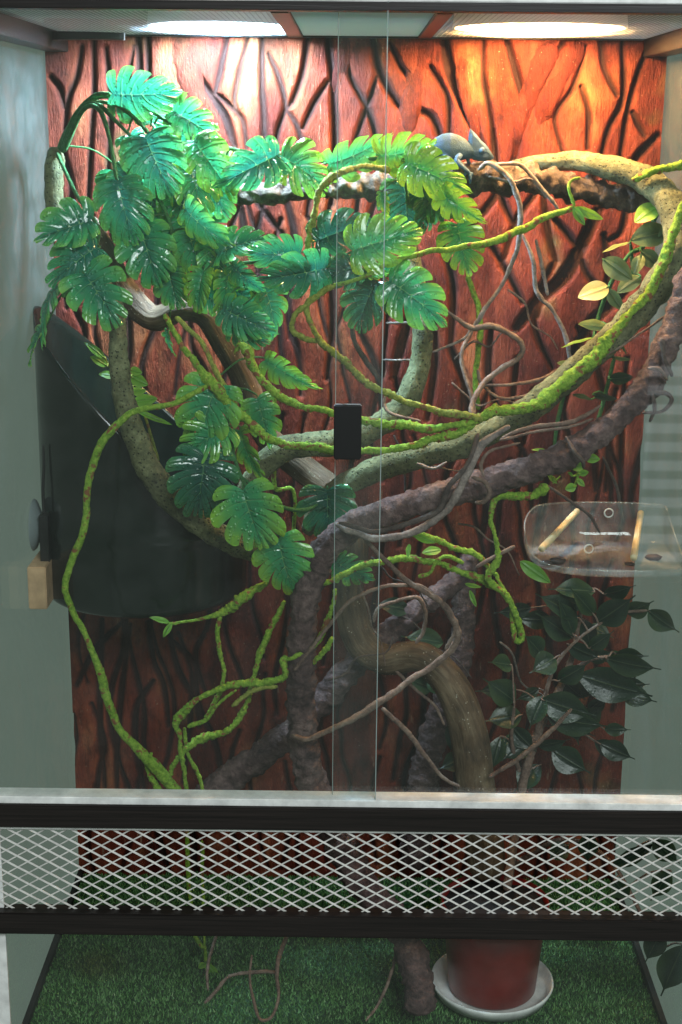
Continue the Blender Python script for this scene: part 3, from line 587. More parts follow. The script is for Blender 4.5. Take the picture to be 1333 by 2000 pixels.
moss([(914, 538, .35, 8), (934, 600, .345, 8), (937, 660, .34, 8), (930, 730, .34, 7), (932, 800, .34, 6)], 'green stem hanging against the background under the yellow tipped leaf', style='bark')
moss([(366, 1600, .30, 5), (368, 1700, .28, 5), (374, 1770, .25, 5), (380, 1822, .22, 5), (398, 1854, .20, 5)], 'pale green stem hanging down past the white mesh', style='plain')
moss([(395, 1640, .27, 4), (398, 1760, .24, 4), (400, 1830, .21, 4), (403, 1880, .20, 5)], 'second pale green stem hanging close beside the first', style='plain')

# ---- twigs
TW = 'thin twigs tangled among the branches'
def twig(path, label, r=None, mat='twig', sides=8):
    path = [(*q[:3], q[3]*.8) for q in path]
    return tube('twig', path, mat, label, 'twig', TW, r=r, style='twig', sides=sides, wob=.5)
twig([(935, 332, .30, 5), (957, 319, .295, 6), (994, 345, .29, 7), (1013, 390, .29, 7), (1017, 439, .29, 7), (1012, 482, .295, 6), (983, 551, .30, 5), (930, 630, .30, 6), (905, 662, .30, 4), (846, 688, .30, 3)], 'long grey twig hanging from beside the lizard', mat='grey_twig')
twig([(960, 322, .30, 5), (1013, 321, .30, 5), (1043, 349, .30, 6), (1080, 394, .30, 5), (1092, 410, .30, 3)], 'shorter twig drooping over the cork branch', mat='grey_twig')
twig([(955, 345, .295, 3), (1000, 355, .295, 4), (1030, 349, .295, 3), (1042, 352, .295, 2)], 'thin crosswise twig on the cork branch', mat='grey_twig')
twig([(1020, 457, .31, 4), (1039, 502, .31, 5), (1050, 570, .31, 6), (1077, 600, .31, 5), (1095, 634, .31, 5), (1108, 666, .31, 6), (1118, 720, .31, 4)], 'kinked grey twig in front of the dark diagonal groove', mat='grey_twig')
twig([(1047, 469, .33, 4), (1060, 520, .33, 5), (1070, 577, .33, 4)], 'short straight twig beside the kinked grey twig', mat='grey_twig')
twig([(868, 603, .27, 4), (894, 625, .27, 5), (924, 640, .27, 7), (960, 636, .265, 8), (996, 652, .26, 7), (1020, 672, .26, 7), (1013, 697, .26, 7), (978, 721, .255, 7), (945, 748, .25, 7), (927, 778, .24, 7), (921, 814, .23, 7), (919, 868, .225, 6), (921, 930, .20, 5)], 'brown twig bent into a loop above the mossy knot')
twig([(922, 646, .27, 5), (902, 691, .26, 5), (909, 736, .25, 5), (924, 784, .24, 5), (927, 840, .23, 4)], 'thin reddish twig left of the looped twig')
twig([(933, 722, .30, 4), (940, 750, .30, 4), (972, 775, .30, 4), (1002, 778, .30, 4), (1044, 766, .30, 4), (1070, 746, .30, 3)], 'thin red brown twig sagging behind the mossy knot')
twig([(948, 754, .29, 4), (1002, 751, .29, 4), (1050, 743, .29, 5), (1095, 720, .29, 4)], 'thin straight twig above the sagging twig')
twig([(978, 858, .12, 5), (1032, 835, .12, 6), (1110, 826, .12, 6), (1142, 814, .12, 6), (1175, 793, .12, 4)], 'brown twig reaching right over the rough branch')
twig([(976, 860, .115, 4), (1050, 843, .115, 4), (1110, 834, .115, 4), (1160, 818, .115, 3)], 'thinner twin of the twig over the rough branch')
twig([(998, 832, .085, 6), (945, 863, .085, 11), (928, 892, .08, 10), (909, 934, .072, 10), (885, 979, .07, 10), (862, 1003, .07, 10), (818, 1035, .07, 9), (742, 1052, .07, 9), (692, 1040, .07, 7), (655, 1022, .078, 6)], 'thickest twig lying along the front of the rough branch', mat='grey_twig', sides=12)
twig([(936, 846, .09, 6), (915, 904, .075, 6), (879, 949, .068, 7), (856, 996, .066, 7), (800, 1022, .066, 7), (730, 1037, .066, 6), (662, 1020, .07, 5)], 'dark twig crossing over the rough branch', mat='dark_twig')
twig([(1017, 864, .09, 3), (960, 880, .09, 4), (940, 907, .085, 5), (946, 932, .08, 3)], 'small forked twig beside the thick twig')
twig([(922, 931, .075, 5), (948, 940, .066, 6), (957, 961, .064, 6), (946, 980, .068, 6), (928, 982, .078, 4)], 'twig ring wound round the rough branch')
twig([(1006, 1067, .10, 5), (975, 1083, .10, 5), (930, 1108, .10, 5)], 'short twig ending near the clear dish')
twig([(712, 1052, .085, 5), (750, 1092, .085, 6), (804, 1140, .09, 7), (863, 1178, .10, 8), (890, 1216, .11, 9), (891, 1254, .115, 9), (858, 1290, .12, 8), (795, 1333, .12, 8), (732, 1378, .11, 9), (687, 1405, .10, 8), (628, 1432, .095, 7), (600, 1444, .098, 7), (572, 1436, .11, 5)], 'long looping twig that ends wound round the upright branch', sides=10)
twig([(576, 1310, .09, 4), (651, 1212, .09, 5), (683, 1176, .09, 5), (732, 1150, .09, 5), (786, 1142, .095, 5), (831, 1150, .10, 5), (876, 1196, .105, 5), (888, 1230, .11, 4), (870, 1270, .115, 4)], 'thin arched twig right of the upright branch')
twig([(730, 1215, .16, 4), (738, 1189, .16, 5), (770, 1176, .16, 5), (813, 1167, .16, 5), (832, 1196, .16, 5), (827, 1232, .16, 5), (812, 1258, .16, 4)], 'small hooked twig above the brown trunk bend')
twig([(746, 1383, .13, 6), (795, 1428, .13, 7), (831, 1477, .13, 6), (863, 1518, .13, 5), (900, 1535, .13, 4)], 'bare twig left of the lower brown trunk')
twig([(768, 1306, .22, 4), (813, 1347, .21, 4), (849, 1378, .2, 4), (869, 1416, .19, 3)], 'fine twig under the brown trunk bend')
twig([(955, 1518, .16, 5), (1020, 1477, .16, 6), (1080, 1423, .16, 6), (1117, 1385, .16, 4)], 'bare twig pointing up right across the dark leafy plant')
twig([(1262, 766, .10, 6), (1300, 768, .095, 6), (1312, 782, .09, 5), (1292, 803, .09, 4), (1255, 806, .09, 4)], 'black curled twig on the rough branch near the right wall', mat='dark_twig')
twig([(1275, 770, .095, 5), (1278, 800, .09, 5), (1269, 824, .09, 4)], 'black stub twig hanging from the rough branch', mat='dark_twig')
twig([(1312, 608, .17, 3), (1255, 648, .18, 3), (1200, 685, .19, 3), (1150, 716, .20, 3)], 'fine thread like twig under the thick moss vine')
twig([(1292, 662, .10, 7), (1300, 705, .094, 5), (1312, 735, .10, 5)], 'knobbed twig clinging to the upper rough branch', mat='dark_twig')
twig([(1266, 718, .09, 4), (1288, 720, .084, 5), (1303, 742, .10, 4)], 'twig hoop near the top of the rough branch')
twig([(1106, 852, .09, 3), (1122, 880, .075, 5), (1138, 902, .075, 5), (1140, 915, .085, 4)], 'twig hoop round the middle of the rough branch', mat='dark_twig')
twig([(687, 625, .36, 6), (695, 673, .36, 6), (726, 719, .355, 7), (743, 750, .35, 5)], 'dark twig left of the upright grey green vine', mat='dark_twig')
twig([(754, 631, .33, 3), (803, 631, .32, 3)], 'short level twig behind the centre leaf', mat='grey_twig')
twig([(748, 703, .33, 3), (803, 703, .32, 3)], 'short level twig left of the upright vine', mat='grey_twig')
twig([(754, 774, .2, 4), (751, 791, .2, 4), (767, 808, .19, 4), (822, 822, .18, 3)], 'hooked twig just above the moss vines')
twig([(770, 850, .3, 3), (790, 900, .3, 3), (792, 960, .3, 3)], 'dark upright twig between the two grey green vines', mat='dark_twig')
twig([(815, 905, .2, 4), (845, 915, .2, 4), (874, 902, .2, 3)], 'pale curved twig end above the rough branch', mat='grey_twig')
twig([(1178, 892, .3, 3), (1200, 940, .3, 4), (1210, 975, .3, 4), (1218, 1020, .3, 3)], 'thin twig hanging behind the clear dish', mat='dark_twig')
twig([(1062, 945, .12, 3), (1100, 970, .12, 4), (1150, 1005, .12, 4), (1172, 1042, .12, 3)], 'thin twig drooping into the clear dish', mat='dark_twig')
twig([(428, 1815, .12, 4), (412, 1860, .11, 4), (405, 1900, .10, 4), (406, 1935, .09, 3)], 'brown twig dangling over the grass near the green stems')
twig([(566, 1815, .08, 5), (548, 1862, .07, 6), (541, 1900, .06, 5), (544, 1945, .05, 4), (532, 1985, .04, 4), (508, 1990, .04, 4), (494, 1950, .05, 4), (489, 1905, .06, 3), (493, 1865, .07, 3)], 'looped brown twig standing on the grass at lower middle')
twig([(400, 1960, .06, 4), (425, 1932, .07, 5), (452, 1906, .08, 4), (500, 1898, .08, 5), (545, 1900, .07, 4)], 'brown twig lying on the grass left of the loop')
twig([(778, 1822, .12, 4), (770, 1880, .1, 4), (745, 1950, .07, 4), (715, 1995, .05, 3)], 'fine twig arching over the grass beside the branch foot')

rt = random.Random(21)
WH = ('across the upper right of the background', 'behind the looped twig', 'behind the mossy knot', 'under the grey green vine', 'behind the level moss vine', 'between the rough branch and the clear dish', 'behind the brown trunk bend', 'behind the dark leafy plant', 'left of the hooked twig', 'over the lower rough branch')
for (x0, y0, x1, y1, Y_), wh in zip(((1000, 560, 1090, 690, .34), (900, 690, 1000, 640, .33), (880, 760, 1010, 800, .32), (760, 905, 900, 930, .27), (720, 1080, 830, 1180, .2), (900, 1010, 1010, 1110, .2), (760, 1190, 930, 1330, .3), (980, 1250, 1080, 1400, .33), (690, 1140, 760, 1290, .2), (640, 1330, 780, 1250, .16)), WH):
    path = [(x0+(x1-x0)*k/4+rt.uniform(-12, 12), y0+(y1-y0)*k/4+rt.uniform(-14, 14), Y_, 3.2-.4*k) for k in range(5)]
    twig(path, 'hair thin twig '+wh, mat=rt.choice(('twig', 'dark_twig', 'grey_twig')), sides=6)
# ================================================================== LEAVES
def leaf_frame(b, tp, roll, face):
    x = (tp-b); Ln = x.length; x.normalize(); n = Vector(face); n = (n-x*n.dot(x)).normalized(); y = n.cross(x)
    q = Matrix.Rotation(R(roll), 3, x); return x, q@y, q@n, Ln
def monstera_geo(b, tp, width, roll=0, fold=.18, bend=.18, curl=.16, face=(0, -1, .45), nl=6, seed=0, tone=None):
    rn = random.Random(seed); face = (rn.uniform(-.35, .35), -1, rn.uniform(.25, 1.0)); bend = rn.uniform(.2, .55); fold = rn.uniform(.02, .34); curl = rn.uniform(.10, .55); nl = rn.choice((5, 5, 6, 6)); slit = rn.uniform(-.10, .08); gapm = rn.uniform(.8, 1.5)
    x, y, n, Ln = leaf_frame(b, tp, roll+rn.uniform(-8, 8), face); hw = width/2
    V, Fa, A = [], [], []; tone = rn.random() if tone is None else tone
    u_ = [i/nl for i in range(nl+1)]
    for side in (1, -1):
        ph0 = R(132+rn.uniform(-10, 10))
        for k in range(nl):
            u0, u1 = u_[k], u_[k+1]; uc = (u0+u1)/2; s0 = rn.uniform(.34, .58)+slit if rn.random() < .85 else .8; gap = rn.uniform(.15, .28)*gapm; lj = rn.uniform(.93, 1.06); lift = rn.uniform(-.05, .05)
            nr, nc = 9, 6; base = len(V)
            for i in range(nr+1):
                s = i/nr; g = 1 if s < s0 else 1-gap*((s-s0)/(1-s0))**.8
                for j in range(nc+1):
                    rel = j/nc; u = uc+(u0-uc+(u1-u0)*rel)*g if k < nl-1 else u0+(u1-u0)*(1-(1-rel)*g)
                    ss = s*(1-(.085 if k < nl-1 else .03)*abs(2*rel-1)**3.2)*lj
                    ph = ph0+(R(6)-ph0)*u**.85; mx = .07+.84*u**1.25
                    # target heart outline: half width profile
                    env = (math.sin(math.pi*min(1, (.16+.84*u))**.9)**.62 if u < .999 else 0)
                    ln = hw/Ln*(.90*env+.12)*(1.0+.25*math.sin(math.pi*u))
                    if u > .8: ln = max(ln*(1-(u-.8)*1.2), .06); ln += (u-.8)*.35
                    lx = mx+ss*ln*math.cos(ph-.30*ss*min(1, ph)); ly = ss*ln*math.sin(max(ph-.30*ss*min(1, ph), .0))
                    z = fold*abs(ly)-bend*lx*lx+.10*bend-curl*ss*ss*.5*(hw/Ln)+.055*ss*(1-(2*rel-1)**2)*(hw/Ln)*2+lift*ss*ss
                    p = b+x*(lx*Ln)+y*(side*ly*Ln)+n*(z*Ln)
                    V.append(tuple(p)); A.append((ss, min(abs(2*rel-1), ss*3 if k else 1), tone, 1))
            for i in range(nr):
                for j in range(nc):
                    q = [base+i*(nc+1)+j, base+i*(nc+1)+j+1, base+(i+1)*(nc+1)+j+1, base+(i+1)*(nc+1)+j]
                    Fa.append(tuple(q if side > 0 else q[::-1]))
    return V, Fa, A
def oval_geo(b, tp, width, roll=0, fold=.15, bend=.2, face=(0, -1, .35), tip=0.0, seed=0, tone=None, kind='oval'):
    rn = random.Random(seed); x, y, n, Ln = leaf_frame(b, tp, roll, face); hw = width/2; tone = rn.random() if tone is None else tone
    V, Fa, A = [], [], []; nr, nc = 14, 8; tw = rn.uniform(-.25, .25)
    for i in range(nr+1):
        t_ = i/nr
        wv = math.sin(math.pi*t_**.85)**.75 if not tip else (math.sin(math.pi*min(1, t_/(1-tip)))**.8*(1 if t_ < 1-tip else 0)+(.05 if t_ >= .8 else 0))
        if tip and t_ > .80: wv = max(wv, .07*(1-t_)/.2+.012)
        for j in range(nc+1):
            s = 2*j/nc-1; ly = s*wv*hw; z = fold*abs(ly)-bend*Ln*t_*t_+.012*Ln*math.sin(t_*13+seed)*abs(s)+tw*ly*t_
            p = b+x*(t_*Ln)+y*ly+n*z; V.append(tuple(p)); A.append((abs(s), abs(s)*.8+.001, tone, 1))
    for i in range(nr):
        for j in range(nc): Fa.append((i*(nc+1)+j, i*(nc+1)+j+1, (i+1)*(nc+1)+j+1, (i+1)*(nc+1)+j))
    return V, Fa, A
LS = [0]
def add_leaf(parent, bpx, tpx, Yb, dY, wpx, roll=0, mat='monstera', kind='monstera', stems=None, stem_mat='stem', tone=None, **kw):
    LS[0] += 1; b = U(*bpx, Yb); tp = U(*tpx, Yb+dY); sc_ = S(b)
    if kind == 'monstera': V, Fa, A = monstera_geo(b, tp, wpx*sc_, roll, seed=LS[0], tone=tone, **kw)
    else: V, Fa, A = oval_geo(b, tp, wpx*sc_, roll, seed=LS[0], tone=tone, **kw)
    o = obj('leaf', V, Fa, M[mat], parent, origin=tuple(b), attrs=A)
    if stems:                            # leaf stalk from the nearest stem point
        best = min((p for s in stems for p in s), key=lambda p: (Vector(p[:3])-b).length); a = Vector(best[:3]); x = (tp-b).normalized()
        if (a-b).length > .004:
            mid = (a+b)/2+Vector((0, 0, .12*(a-b).length)); e = b+x*(.10*(tp-b).length if kind == 'monstera' else .004)
            pts = [(*a, .0013), (*mid, .0012), (*b, .0011), (*e, .0008)]
            tube('leaf_stalk', pts, stem_mat, parent=parent, metric=True, style='plain', sides=6)
    return o
def stems_of(parent, paths, mat='stem', r=4, style='plain', name='stem'):
    out = []
    for p in paths:
        pts = P4(p, r); tube(name, pts, mat, parent=parent, metric=True, style=style, sides=8); out.append([tuple(q) for q in catmull(pts, .008)])
    return out

# ---- monstera spray, upper left
pa = tag(empty('plastic_monstera', tuple(U(122, 290, .30))), 'large plastic monstera spray cascading from the upper left vine end', 'artificial plant', 'plastic monstera sprays')
stA = stems_of(pa, [[(116, 298, .30, 8), (130, 262, .295, 7), (156, 220, .285, 5), (188, 190, .28, 5), (260, 196, .27, 5), (340, 245, .265, 4), (400, 272, .265, 4), (462, 293, .27, 4), (540, 304, .28, 4), (606, 300, .285, 3)],
     [(120, 295, .295, 5), (146, 228, .28, 5), (184, 188, .27, 5), (216, 182, .265, 3)], [(122, 296, .29, 5), (158, 214, .275, 5), (192, 205, .26, 5), (228, 238, .24, 4), (262, 272, .225, 3)],
     [(124, 297, .285, 5), (162, 216, .27, 5), (194, 214, .25, 5), (214, 270, .225, 4), (228, 350, .205, 4)], [(126, 296, .295, 5), (170, 208, .28, 4), (236, 210, .26, 4), (300, 272, .24, 4), (332, 330, .225, 4), (372, 402, .215, 4), (424, 470, .21, 4), (452, 512, .21, 3), (500, 575, .21, 3)],
     [(262, 272, .24, 4), (290, 350, .23, 4), (330, 430, .225, 4), (345, 520, .22, 3)], [(112, 300, .27, 4), (150, 380, .22, 4), (190, 440, .18, 4), (188, 480, .175, 4), (165, 530, .165, 3)]])
LA = [((216, 181), (330, 192), .265, -.03, 92, 58, .35), ((295, 246), (318, 192), .285, .01, 75, 10, .6), ((335, 214), (415, 262), .27, -.02, 78, 20, .7), ((282, 262), (325, 365), .215, -.03, 108, -12, .15), ((374, 272), (448, 360), .245, -.03, 88, 15, .85),
      ((368, 318), (402, 410), .235, -.02, 92, -10, .6), ((230, 348), (250, 457), .20, -.03, 104, 5, .25), ((272, 440), (308, 552), .215, -.02, 104, 0, .35), ((328, 515), (342, 602), .225, -.01, 72, 20, .55), ((330, 430), (352, 528), .235, -.01, 74, -20, .6),
      ((368, 448), (392, 537), .22, -.01, 76, 10, .5), ((362, 400), (426, 492), .195, -.03, 74, 60, .5), ((425, 502), (500, 446), .195, -.03, 76, -10, .35), ((402, 528), (372, 594), .205, -.02, 68, 20, .95), ((440, 530), (452, 604), .21, -.01, 60, -20, .8), ((452, 512), (503, 578), .20, -.01, 52, 55, .3),
      ((508, 552), (562, 655), .225, 0, 82, -15, .5), ((432, 600), (524, 650), .185, -.03, 74, 25, .2), ((452, 636), (512, 670), .20, -.02, 56, 50, .3), ((548, 300), (446, 350), .25, -.05, 82, -20, .1), ((545, 303), (634, 352), .265, -.02, 92, 8, .95),
      ((186, 430), (72, 458), .185, -.03, 92, 10, .4), ((196, 482), (104, 532), .17, -.03, 98, -12, .15), ((162, 530), (226, 622), .155, -.03, 112, 8, .45), ((121, 556), (40, 645), .165, -.01, 78, 40, .4), ((92, 632), (40, 704), .175, 0, 54, 62, .6), ((330, 642), (322, 695), .25, 0, 30, 55, .5),
      ((310, 300), (360, 400), .25, -.01, 84, 22, .45), ((420, 385), (445, 300), .275, -.01, 70, 15, .6), ((280, 400), (262, 500), .24, -.01, 82, -25, .25), ((392, 540), (420, 610), .235, -.01, 70, 15, .55), ((300, 470), (330, 560), .245, 0, 76, 25, .4),
      ((290, 300), (330, 420), .32, 0, 120, 0, .2), ((235, 330), (270, 440), .315, 0, 110, 10, .2), ((345, 380), (330, 480), .32, 0, 110, -10, .2), ((270, 420), (240, 510), .30, 0, 100, 10, .2), ((390, 420), (410, 520), .31, 0, 100, 0, .2), ((250, 262), (300, 330), .265, -.01, 84, -20, .2), ((345, 250), (380, 330), .28, -.01, 84, 10, .5), ((398, 330), (440, 425), .25, -.01, 80, 20, .4), ((300, 360), (290, 450), .255, -.01, 90, 10, .3), ((350, 360), (360, 450), .245, -.01, 86, -15, .35), ((250, 330), (225, 400), .26, 0, 76, 15, .3), ((410, 470), (445, 545), .225, -.01, 76, -10, .3), ((470, 560), (490, 640), .235, 0, 70, 10, .45)]  # added leaves shading the trunk; the rearmost ones hidden behind the rest
for b_, t_, Y_, dY, w_, ro, tn in LA: add_leaf(pa, b_, t_, Y_, dY, w_*1.03, ro, 'monstera', stems=stA, tone=tn*.9-.12)  # lowered tone puts the cool lamp's teal tint into the leaf colour

# ---- monstera along the cork branch, top centre
pb = tag(empty('plastic_monstera', tuple(U(640, 318, .29))), 'yellow green plastic monstera spray resting over the cork branch left of the lizard', 'artificial plant', 'plastic monstera sprays')
stB = stems_of(pb, [[(600, 302, .285, 3), (640, 316, .28, 4), (720, 310, .27, 4), (790, 316, .26, 4), (840, 350, .255, 4), (868, 400, .26, 4), (892, 432, .27, 3)], [(790, 316, .265, 3), (790, 350, .27, 4), (800, 400, .28, 3)]])
LB = [((634, 320), (762, 288), .27, -.02, 84, 62, .8, 'monstera'), ((735, 302), (842, 302), .255, -.02, 84, 62, 1.0, 'monstera'), ((786, 314), (903, 366), .235, -.03, 88, 22, 1.0, 'monstera'), ((856, 372), (940, 440), .235, -.02, 62, 40, 1.0, 'monstera'),
      ((788, 348), (802, 482), .285, .0, 98, -5, .35, 'monstera_dark'), ((820, 350), (874, 432), .285, 0, 78, 20, .3, 'monstera_dark'), ((892, 430), (916, 545), .28, .0, 84, 20, .7, 'monstera'), ((748, 372), (748, 424), .25, 0, 30, 35, .9, 'monstera'), ((835, 365), (850, 455), .29, 0, 70, -20, .4, 'monstera_dark')]
for b_, t_, Y_, dY, w_, ro, tn, mt in LB: add_leaf(pb, b_, t_, Y_, dY, w_, ro, mt, stems=stB, tone=tn)

# ---- centre cluster
pc_ = tag(empty('plastic_monstera', tuple(U(650, 530, .16))), 'wet glossy plastic monstera cluster in the centre behind the door edges', 'artificial plant', 'plastic monstera sprays')
stC = stems_of(pc_, [[(470, 515, .20, 4), (530, 508, .18, 4), (600, 505, .165, 4), (690, 510, .16, 4), (760, 540, .165, 3)], [(690, 510, .16, 3), (740, 552, .18, 3)]])
LC = [((612, 474), (720, 428), .17, -.02, 82, 30, .1, 'monstera_dark'), ((682, 494), (806, 446), .145, -.02, 106, 12, .75, 'monstera'), ((594, 492), (484, 502), .155, -.02, 76, -58, .15, 'monstera'), ((642, 520), (518, 556), .145, -.03, 92, -38, .05, 'monstera'), ((706, 520), (636, 534), .15, -.02, 66, -30, .1, 'monstera_dark'),
      ((738, 546), (690, 636), .18, -.01, 98, 0, .3, 'monstera_dark'), ((752, 545), (872, 618), .15, -.02, 104, 12, .4, 'monstera'), ((716, 532), (776, 524), .155, -.01, 34, 40, .6, 'monstera')]
for b_, t_, Y_, dY, w_, ro, tn, mt in LC: add_leaf(pc_, b_, t_, Y_, dY, w_, ro, mt, stems=stC, tone=tn)

# ---- lower left spray
pd = tag(empty('plastic_monstera', tuple(U(435, 750, .16))), 'lower plastic monstera spray hanging in front of the canister and vine', 'artificial plant', 'plastic monstera sprays')
stD = stems_of(pd, [[(428, 735, .15, 4), (442, 800, .14, 4), (455, 880, .125, 4), (475, 940, .12, 4), (505, 985, .125, 4), (545, 1045, .13, 4)], [(470, 930, .125, 3), (540, 985, .16, 4), (600, 995, .2, 4), (640, 965, .22, 3)], [(545, 1045, .14, 3), (600, 1080, .17, 3), (650, 1092, .19, 3)]])
LD = [((425, 752), (384, 845), .115, -.02, 118, 5, .5, 'monstera'), ((445, 828), (366, 884), .12, -.02, 96, -22, .6, 'monstera'), ((402, 884), (386, 1000), .11, -.02, 122, -5, .15, 'monstera_dark'), ((474, 950), (502, 1062), .095, -.02, 130, 4, .6, 'monstera'), ((546, 1042), (562, 1175), .105, -.01, 112, -5, .5, 'monstera'),
      ((640, 950), (640, 1045), .215, -.01, 110, 5, .2, 'monstera_dark'), ((468, 832), (496, 948), .14, -.01, 74, 62, .7, 'monstera'), ((500, 770), (532, 884), .20, 0, 70, 20, .55, 'monstera'), ((512, 698), (615, 768), .20, -.02, 58, 50, .9, 'monstera'), ((648, 1088), (732, 1152), .18, 0, 64, 15, .4, 'monstera')]
for b_, t_, Y_, dY, w_, ro, tn, mt in LD: add_leaf(pd, b_, t_, Y_, dY, w_, ro, mt, stems=stD, tone=tn)

# ---- small ferny plant inside the canister
pf = tag(empty('fern', tuple(U(290, 860, .33))), 'little yellow green fern inside the dark canister behind the bark vine', 'fern')
stF = stems_of(pf, [[(310, 900, .30, 3), (280, 800, .27, 3), (262, 735, .25, 2)], [(310, 900, .30, 3), (270, 820, .26, 3), (200, 690, .25, 2)]], 'moss_yellow')
for b_, t_, w_ in (((256, 735), (286, 752), 26), ((258, 765), (282, 764), 18), ((262, 785), (304, 780), 26), ((265, 800), (332, 832), 12), ((255, 722), (275, 728), 18), ((210, 715), (180, 695), 18), ((205, 700), (170, 668), 16), ((225, 735), (196, 728), 18)):
    add_leaf(pf, b_, t_, .235, -.01, w_, 20, 'fresh', 'oval', stems=stF, stem_mat='moss_yellow')

# ---- climbing plant with oval leaves, right
ph = tag(empty('climbing_plant', tuple(U(1165, 700, .30))), 'climbing plant with matt oval leaves against the right of the background', 'plant')
stH = stems_of(ph, [[(1296, 388, .30, 5), (1278, 430, .30, 5), (1258, 480, .30, 5), (1232, 495, .30, 4), (1206, 530, .30, 4), (1190, 562, .30, 5), (1172, 610, .31, 4), (1164, 640, .31, 4), (1155, 690, .32, 3)], [(1232, 475, .30, 3), (1236, 520, .31, 4), (1240, 560, .31, 3)],
     [(1200, 700, .31, 4), (1185, 760, .31, 4), (1165, 830, .31, 4), (1130, 900, .31, 3)], [(1110, 740, .3, 4), (1090, 820, .3, 4), (1082, 880, .3, 3)]], 'stem', style='plain')
LH = [((1287, 402), (1240, 430), 44, 25, 'fresh', .9), ((1304, 452), (1234, 466), 50, 5, 'hoya', .3), ((1231, 474), (1176, 487), 22, 62, 'hoya', .9), ((1178, 506), (1236, 546), 42, 10, 'hoya', .5), ((1252, 540), (1206, 568), 36, 30, 'hoya', .1), ((1190, 560), (1131, 578), 42, 12, 'hoya_pale', .5),
      ((1254, 498), (1238, 534), 28, 35, 'hoya', .1), ((1252, 490), (1290, 522), 34, 30, 'hoya', .0), ((1188, 564), (1214, 606), 26, 40, 'hoya', 0.), ((1192, 642), (1133, 628), 30, 35, 'hoya', .7), ((1130, 720), (1092, 706), 20, 25, 'hoya', .7), ((1190, 740), (1236, 738), 26, 30, 'ficus', .9), ((1158, 770), (1205, 782), 16, 40, 'ficus', .9),
      ((1160, 660), (1096, 672), 10, 50, 'fresh', .8), ((1205, 655), (1222, 692), 9, 40, 'hoya', .6), ((1195, 698), (1232, 704), 9, 40, 'hoya', .8), ((1155, 780), (1120, 768), 14, 40, 'ficus', .9), ((1290, 470), (1310, 430), 30, 40, 'hoya', .0)]
for b_, t_, w_, ro, mt, tn in LH: add_leaf(ph, b_, t_, .285, -.012, w_, ro, mt, 'oval', stems=stH, tone=tn, bend=.12)
pv = tag(empty('leafy_sprig', tuple(U(1122, 890, .14))), 'small bright green leafy sprig hanging from the rough branch above the clear dish', 'plant')
stV = stems_of(pv, [[(1115, 885, .13, 3), (1130, 920, .13, 3), (1120, 960, .13, 2)], [(1095, 930, .13, 2), (1080, 945, .13, 2)]], 'moss')
for b_, t_, w_, ro in (((1142, 910), (1110, 908), 24, 10), ((1142, 892), (1172, 898), 20, 20), ((1125, 950), (1105, 955), 18, 0), ((1130, 925), (1150, 922), 14, 20), ((1128, 935), (1142, 950), 12, 20), ((1080, 935), (1070, 926), 16, 30), ((1072, 930), (1088, 945), 8, 30), ((1068, 880), (1040, 877), 8, 30), ((1120, 930), (1110, 922), 8, 30)):
    add_leaf(pv, b_, t_, .125, -.006, w_, ro, 'fresh', 'oval', stems=stV, stem_mat='moss', bend=.1)
# loose leaves at vine tips
def tip_plant(label, base, leaves, Y, mat='fresh'):
    e = tag(empty('leaf_pair', tuple(U(*base, Y))), label, 'leaf pair')
    for b_, t_, w_, ro in leaves: add_leaf(e, b_, t_, Y, -.008, w_, ro, mat, 'oval', bend=.1)
tip_plant('pair of yellow tipped leaves at the end of the thin right hand vine', (1120, 406), (((1120, 405), (1142, 440), 18, 30), ((1124, 405), (1178, 430), 20, 40), ((1122, 404), (1150, 425), 14, 10)), .215)
tip_plant('narrow leaf pair at the tip of the left pointing shoot', (330, 1214), (((332, 1216), (294, 1204), 12, 30), ((336, 1218), (318, 1244), 14, 20)), .15)
tip_plant('small bright leaves on the level moss vine under the rough branch', (840, 1072), (((808, 1043), (850, 1062), 18, 30), ((862, 1074), (825, 1078), 20, 30), ((800, 1062), (796, 1088), 12, 40), ((908, 1140), (940, 1148), 10, 30)), .108)
tip_plant('single bright green leaf just left of the clear dish', (1018, 1096), (((1016, 1096), (1076, 1140), 28, 15),), .16)
tip_plant('pale leaf pair at the bottom of the hanging green stems', (402, 1880), (((402, 1880), (430, 1918), 20, 10), ((402, 1882), (388, 1890), 14, 40)), .19)
tip_plant('tiny narrow leaf beside the looped moss vine', (920, 1150), (((918, 1152), (930, 1186), 10, 20),), .11)

# ---- ficus in its pot
cpot = UZ(965, 1936, .0); cpot = Vector((U(962, 1900, .145).x, .145, 0)); rp = 103*S(U(965, 1870, .06))
sau = tag(obj('saucer', *lathe([(.001, .004), (rp*1.05, .004), (rp*1.10, .006), (rp*1.18, .017), (rp*1.215, .018), (rp*1.225, .015), (rp*1.205, .012), (rp*1.13, .0015), (.001, .0015)], 64, (cpot.x, cpot.y, .008)), M['white_plastic']), 'round white plastic saucer under the red pot', 'saucer')
pot = tag(empty('plant_pot', (cpot.x, cpot.y, .0125)), 'red plastic plant pot standing in a white saucer', 'plant pot')
hp = .125
V, Fa = lathe([(.001, .001), (rp*.84, .001), (rp*.87, .004), (rp*1.0, hp*.80), (rp*1.0, hp*.86), (rp*1.05, hp*.865), (rp*1.06, hp), (rp*1.03, hp), (rp*1.02, hp*.9), (rp*.98, hp*.85), (rp*.86, .01)], 64, (cpot.x, cpot.y, .0125)); obj('pot_body', V, Fa, M['red_pot'], pot)
V = []; n = 40
for i in range(15):
    for k in range(n):
        a = 2*math.pi*k/n; r_ = rp*1.01*i/14; V.append((cpot.x+r_*math.cos(a), cpot.y+r_*math.sin(a), hp*.93+.0125+.006*noise.noise(Vector((r_*math.cos(a)*60, r_*math.sin(a)*60, 0)))+.012*(1-(i/14)**2)))
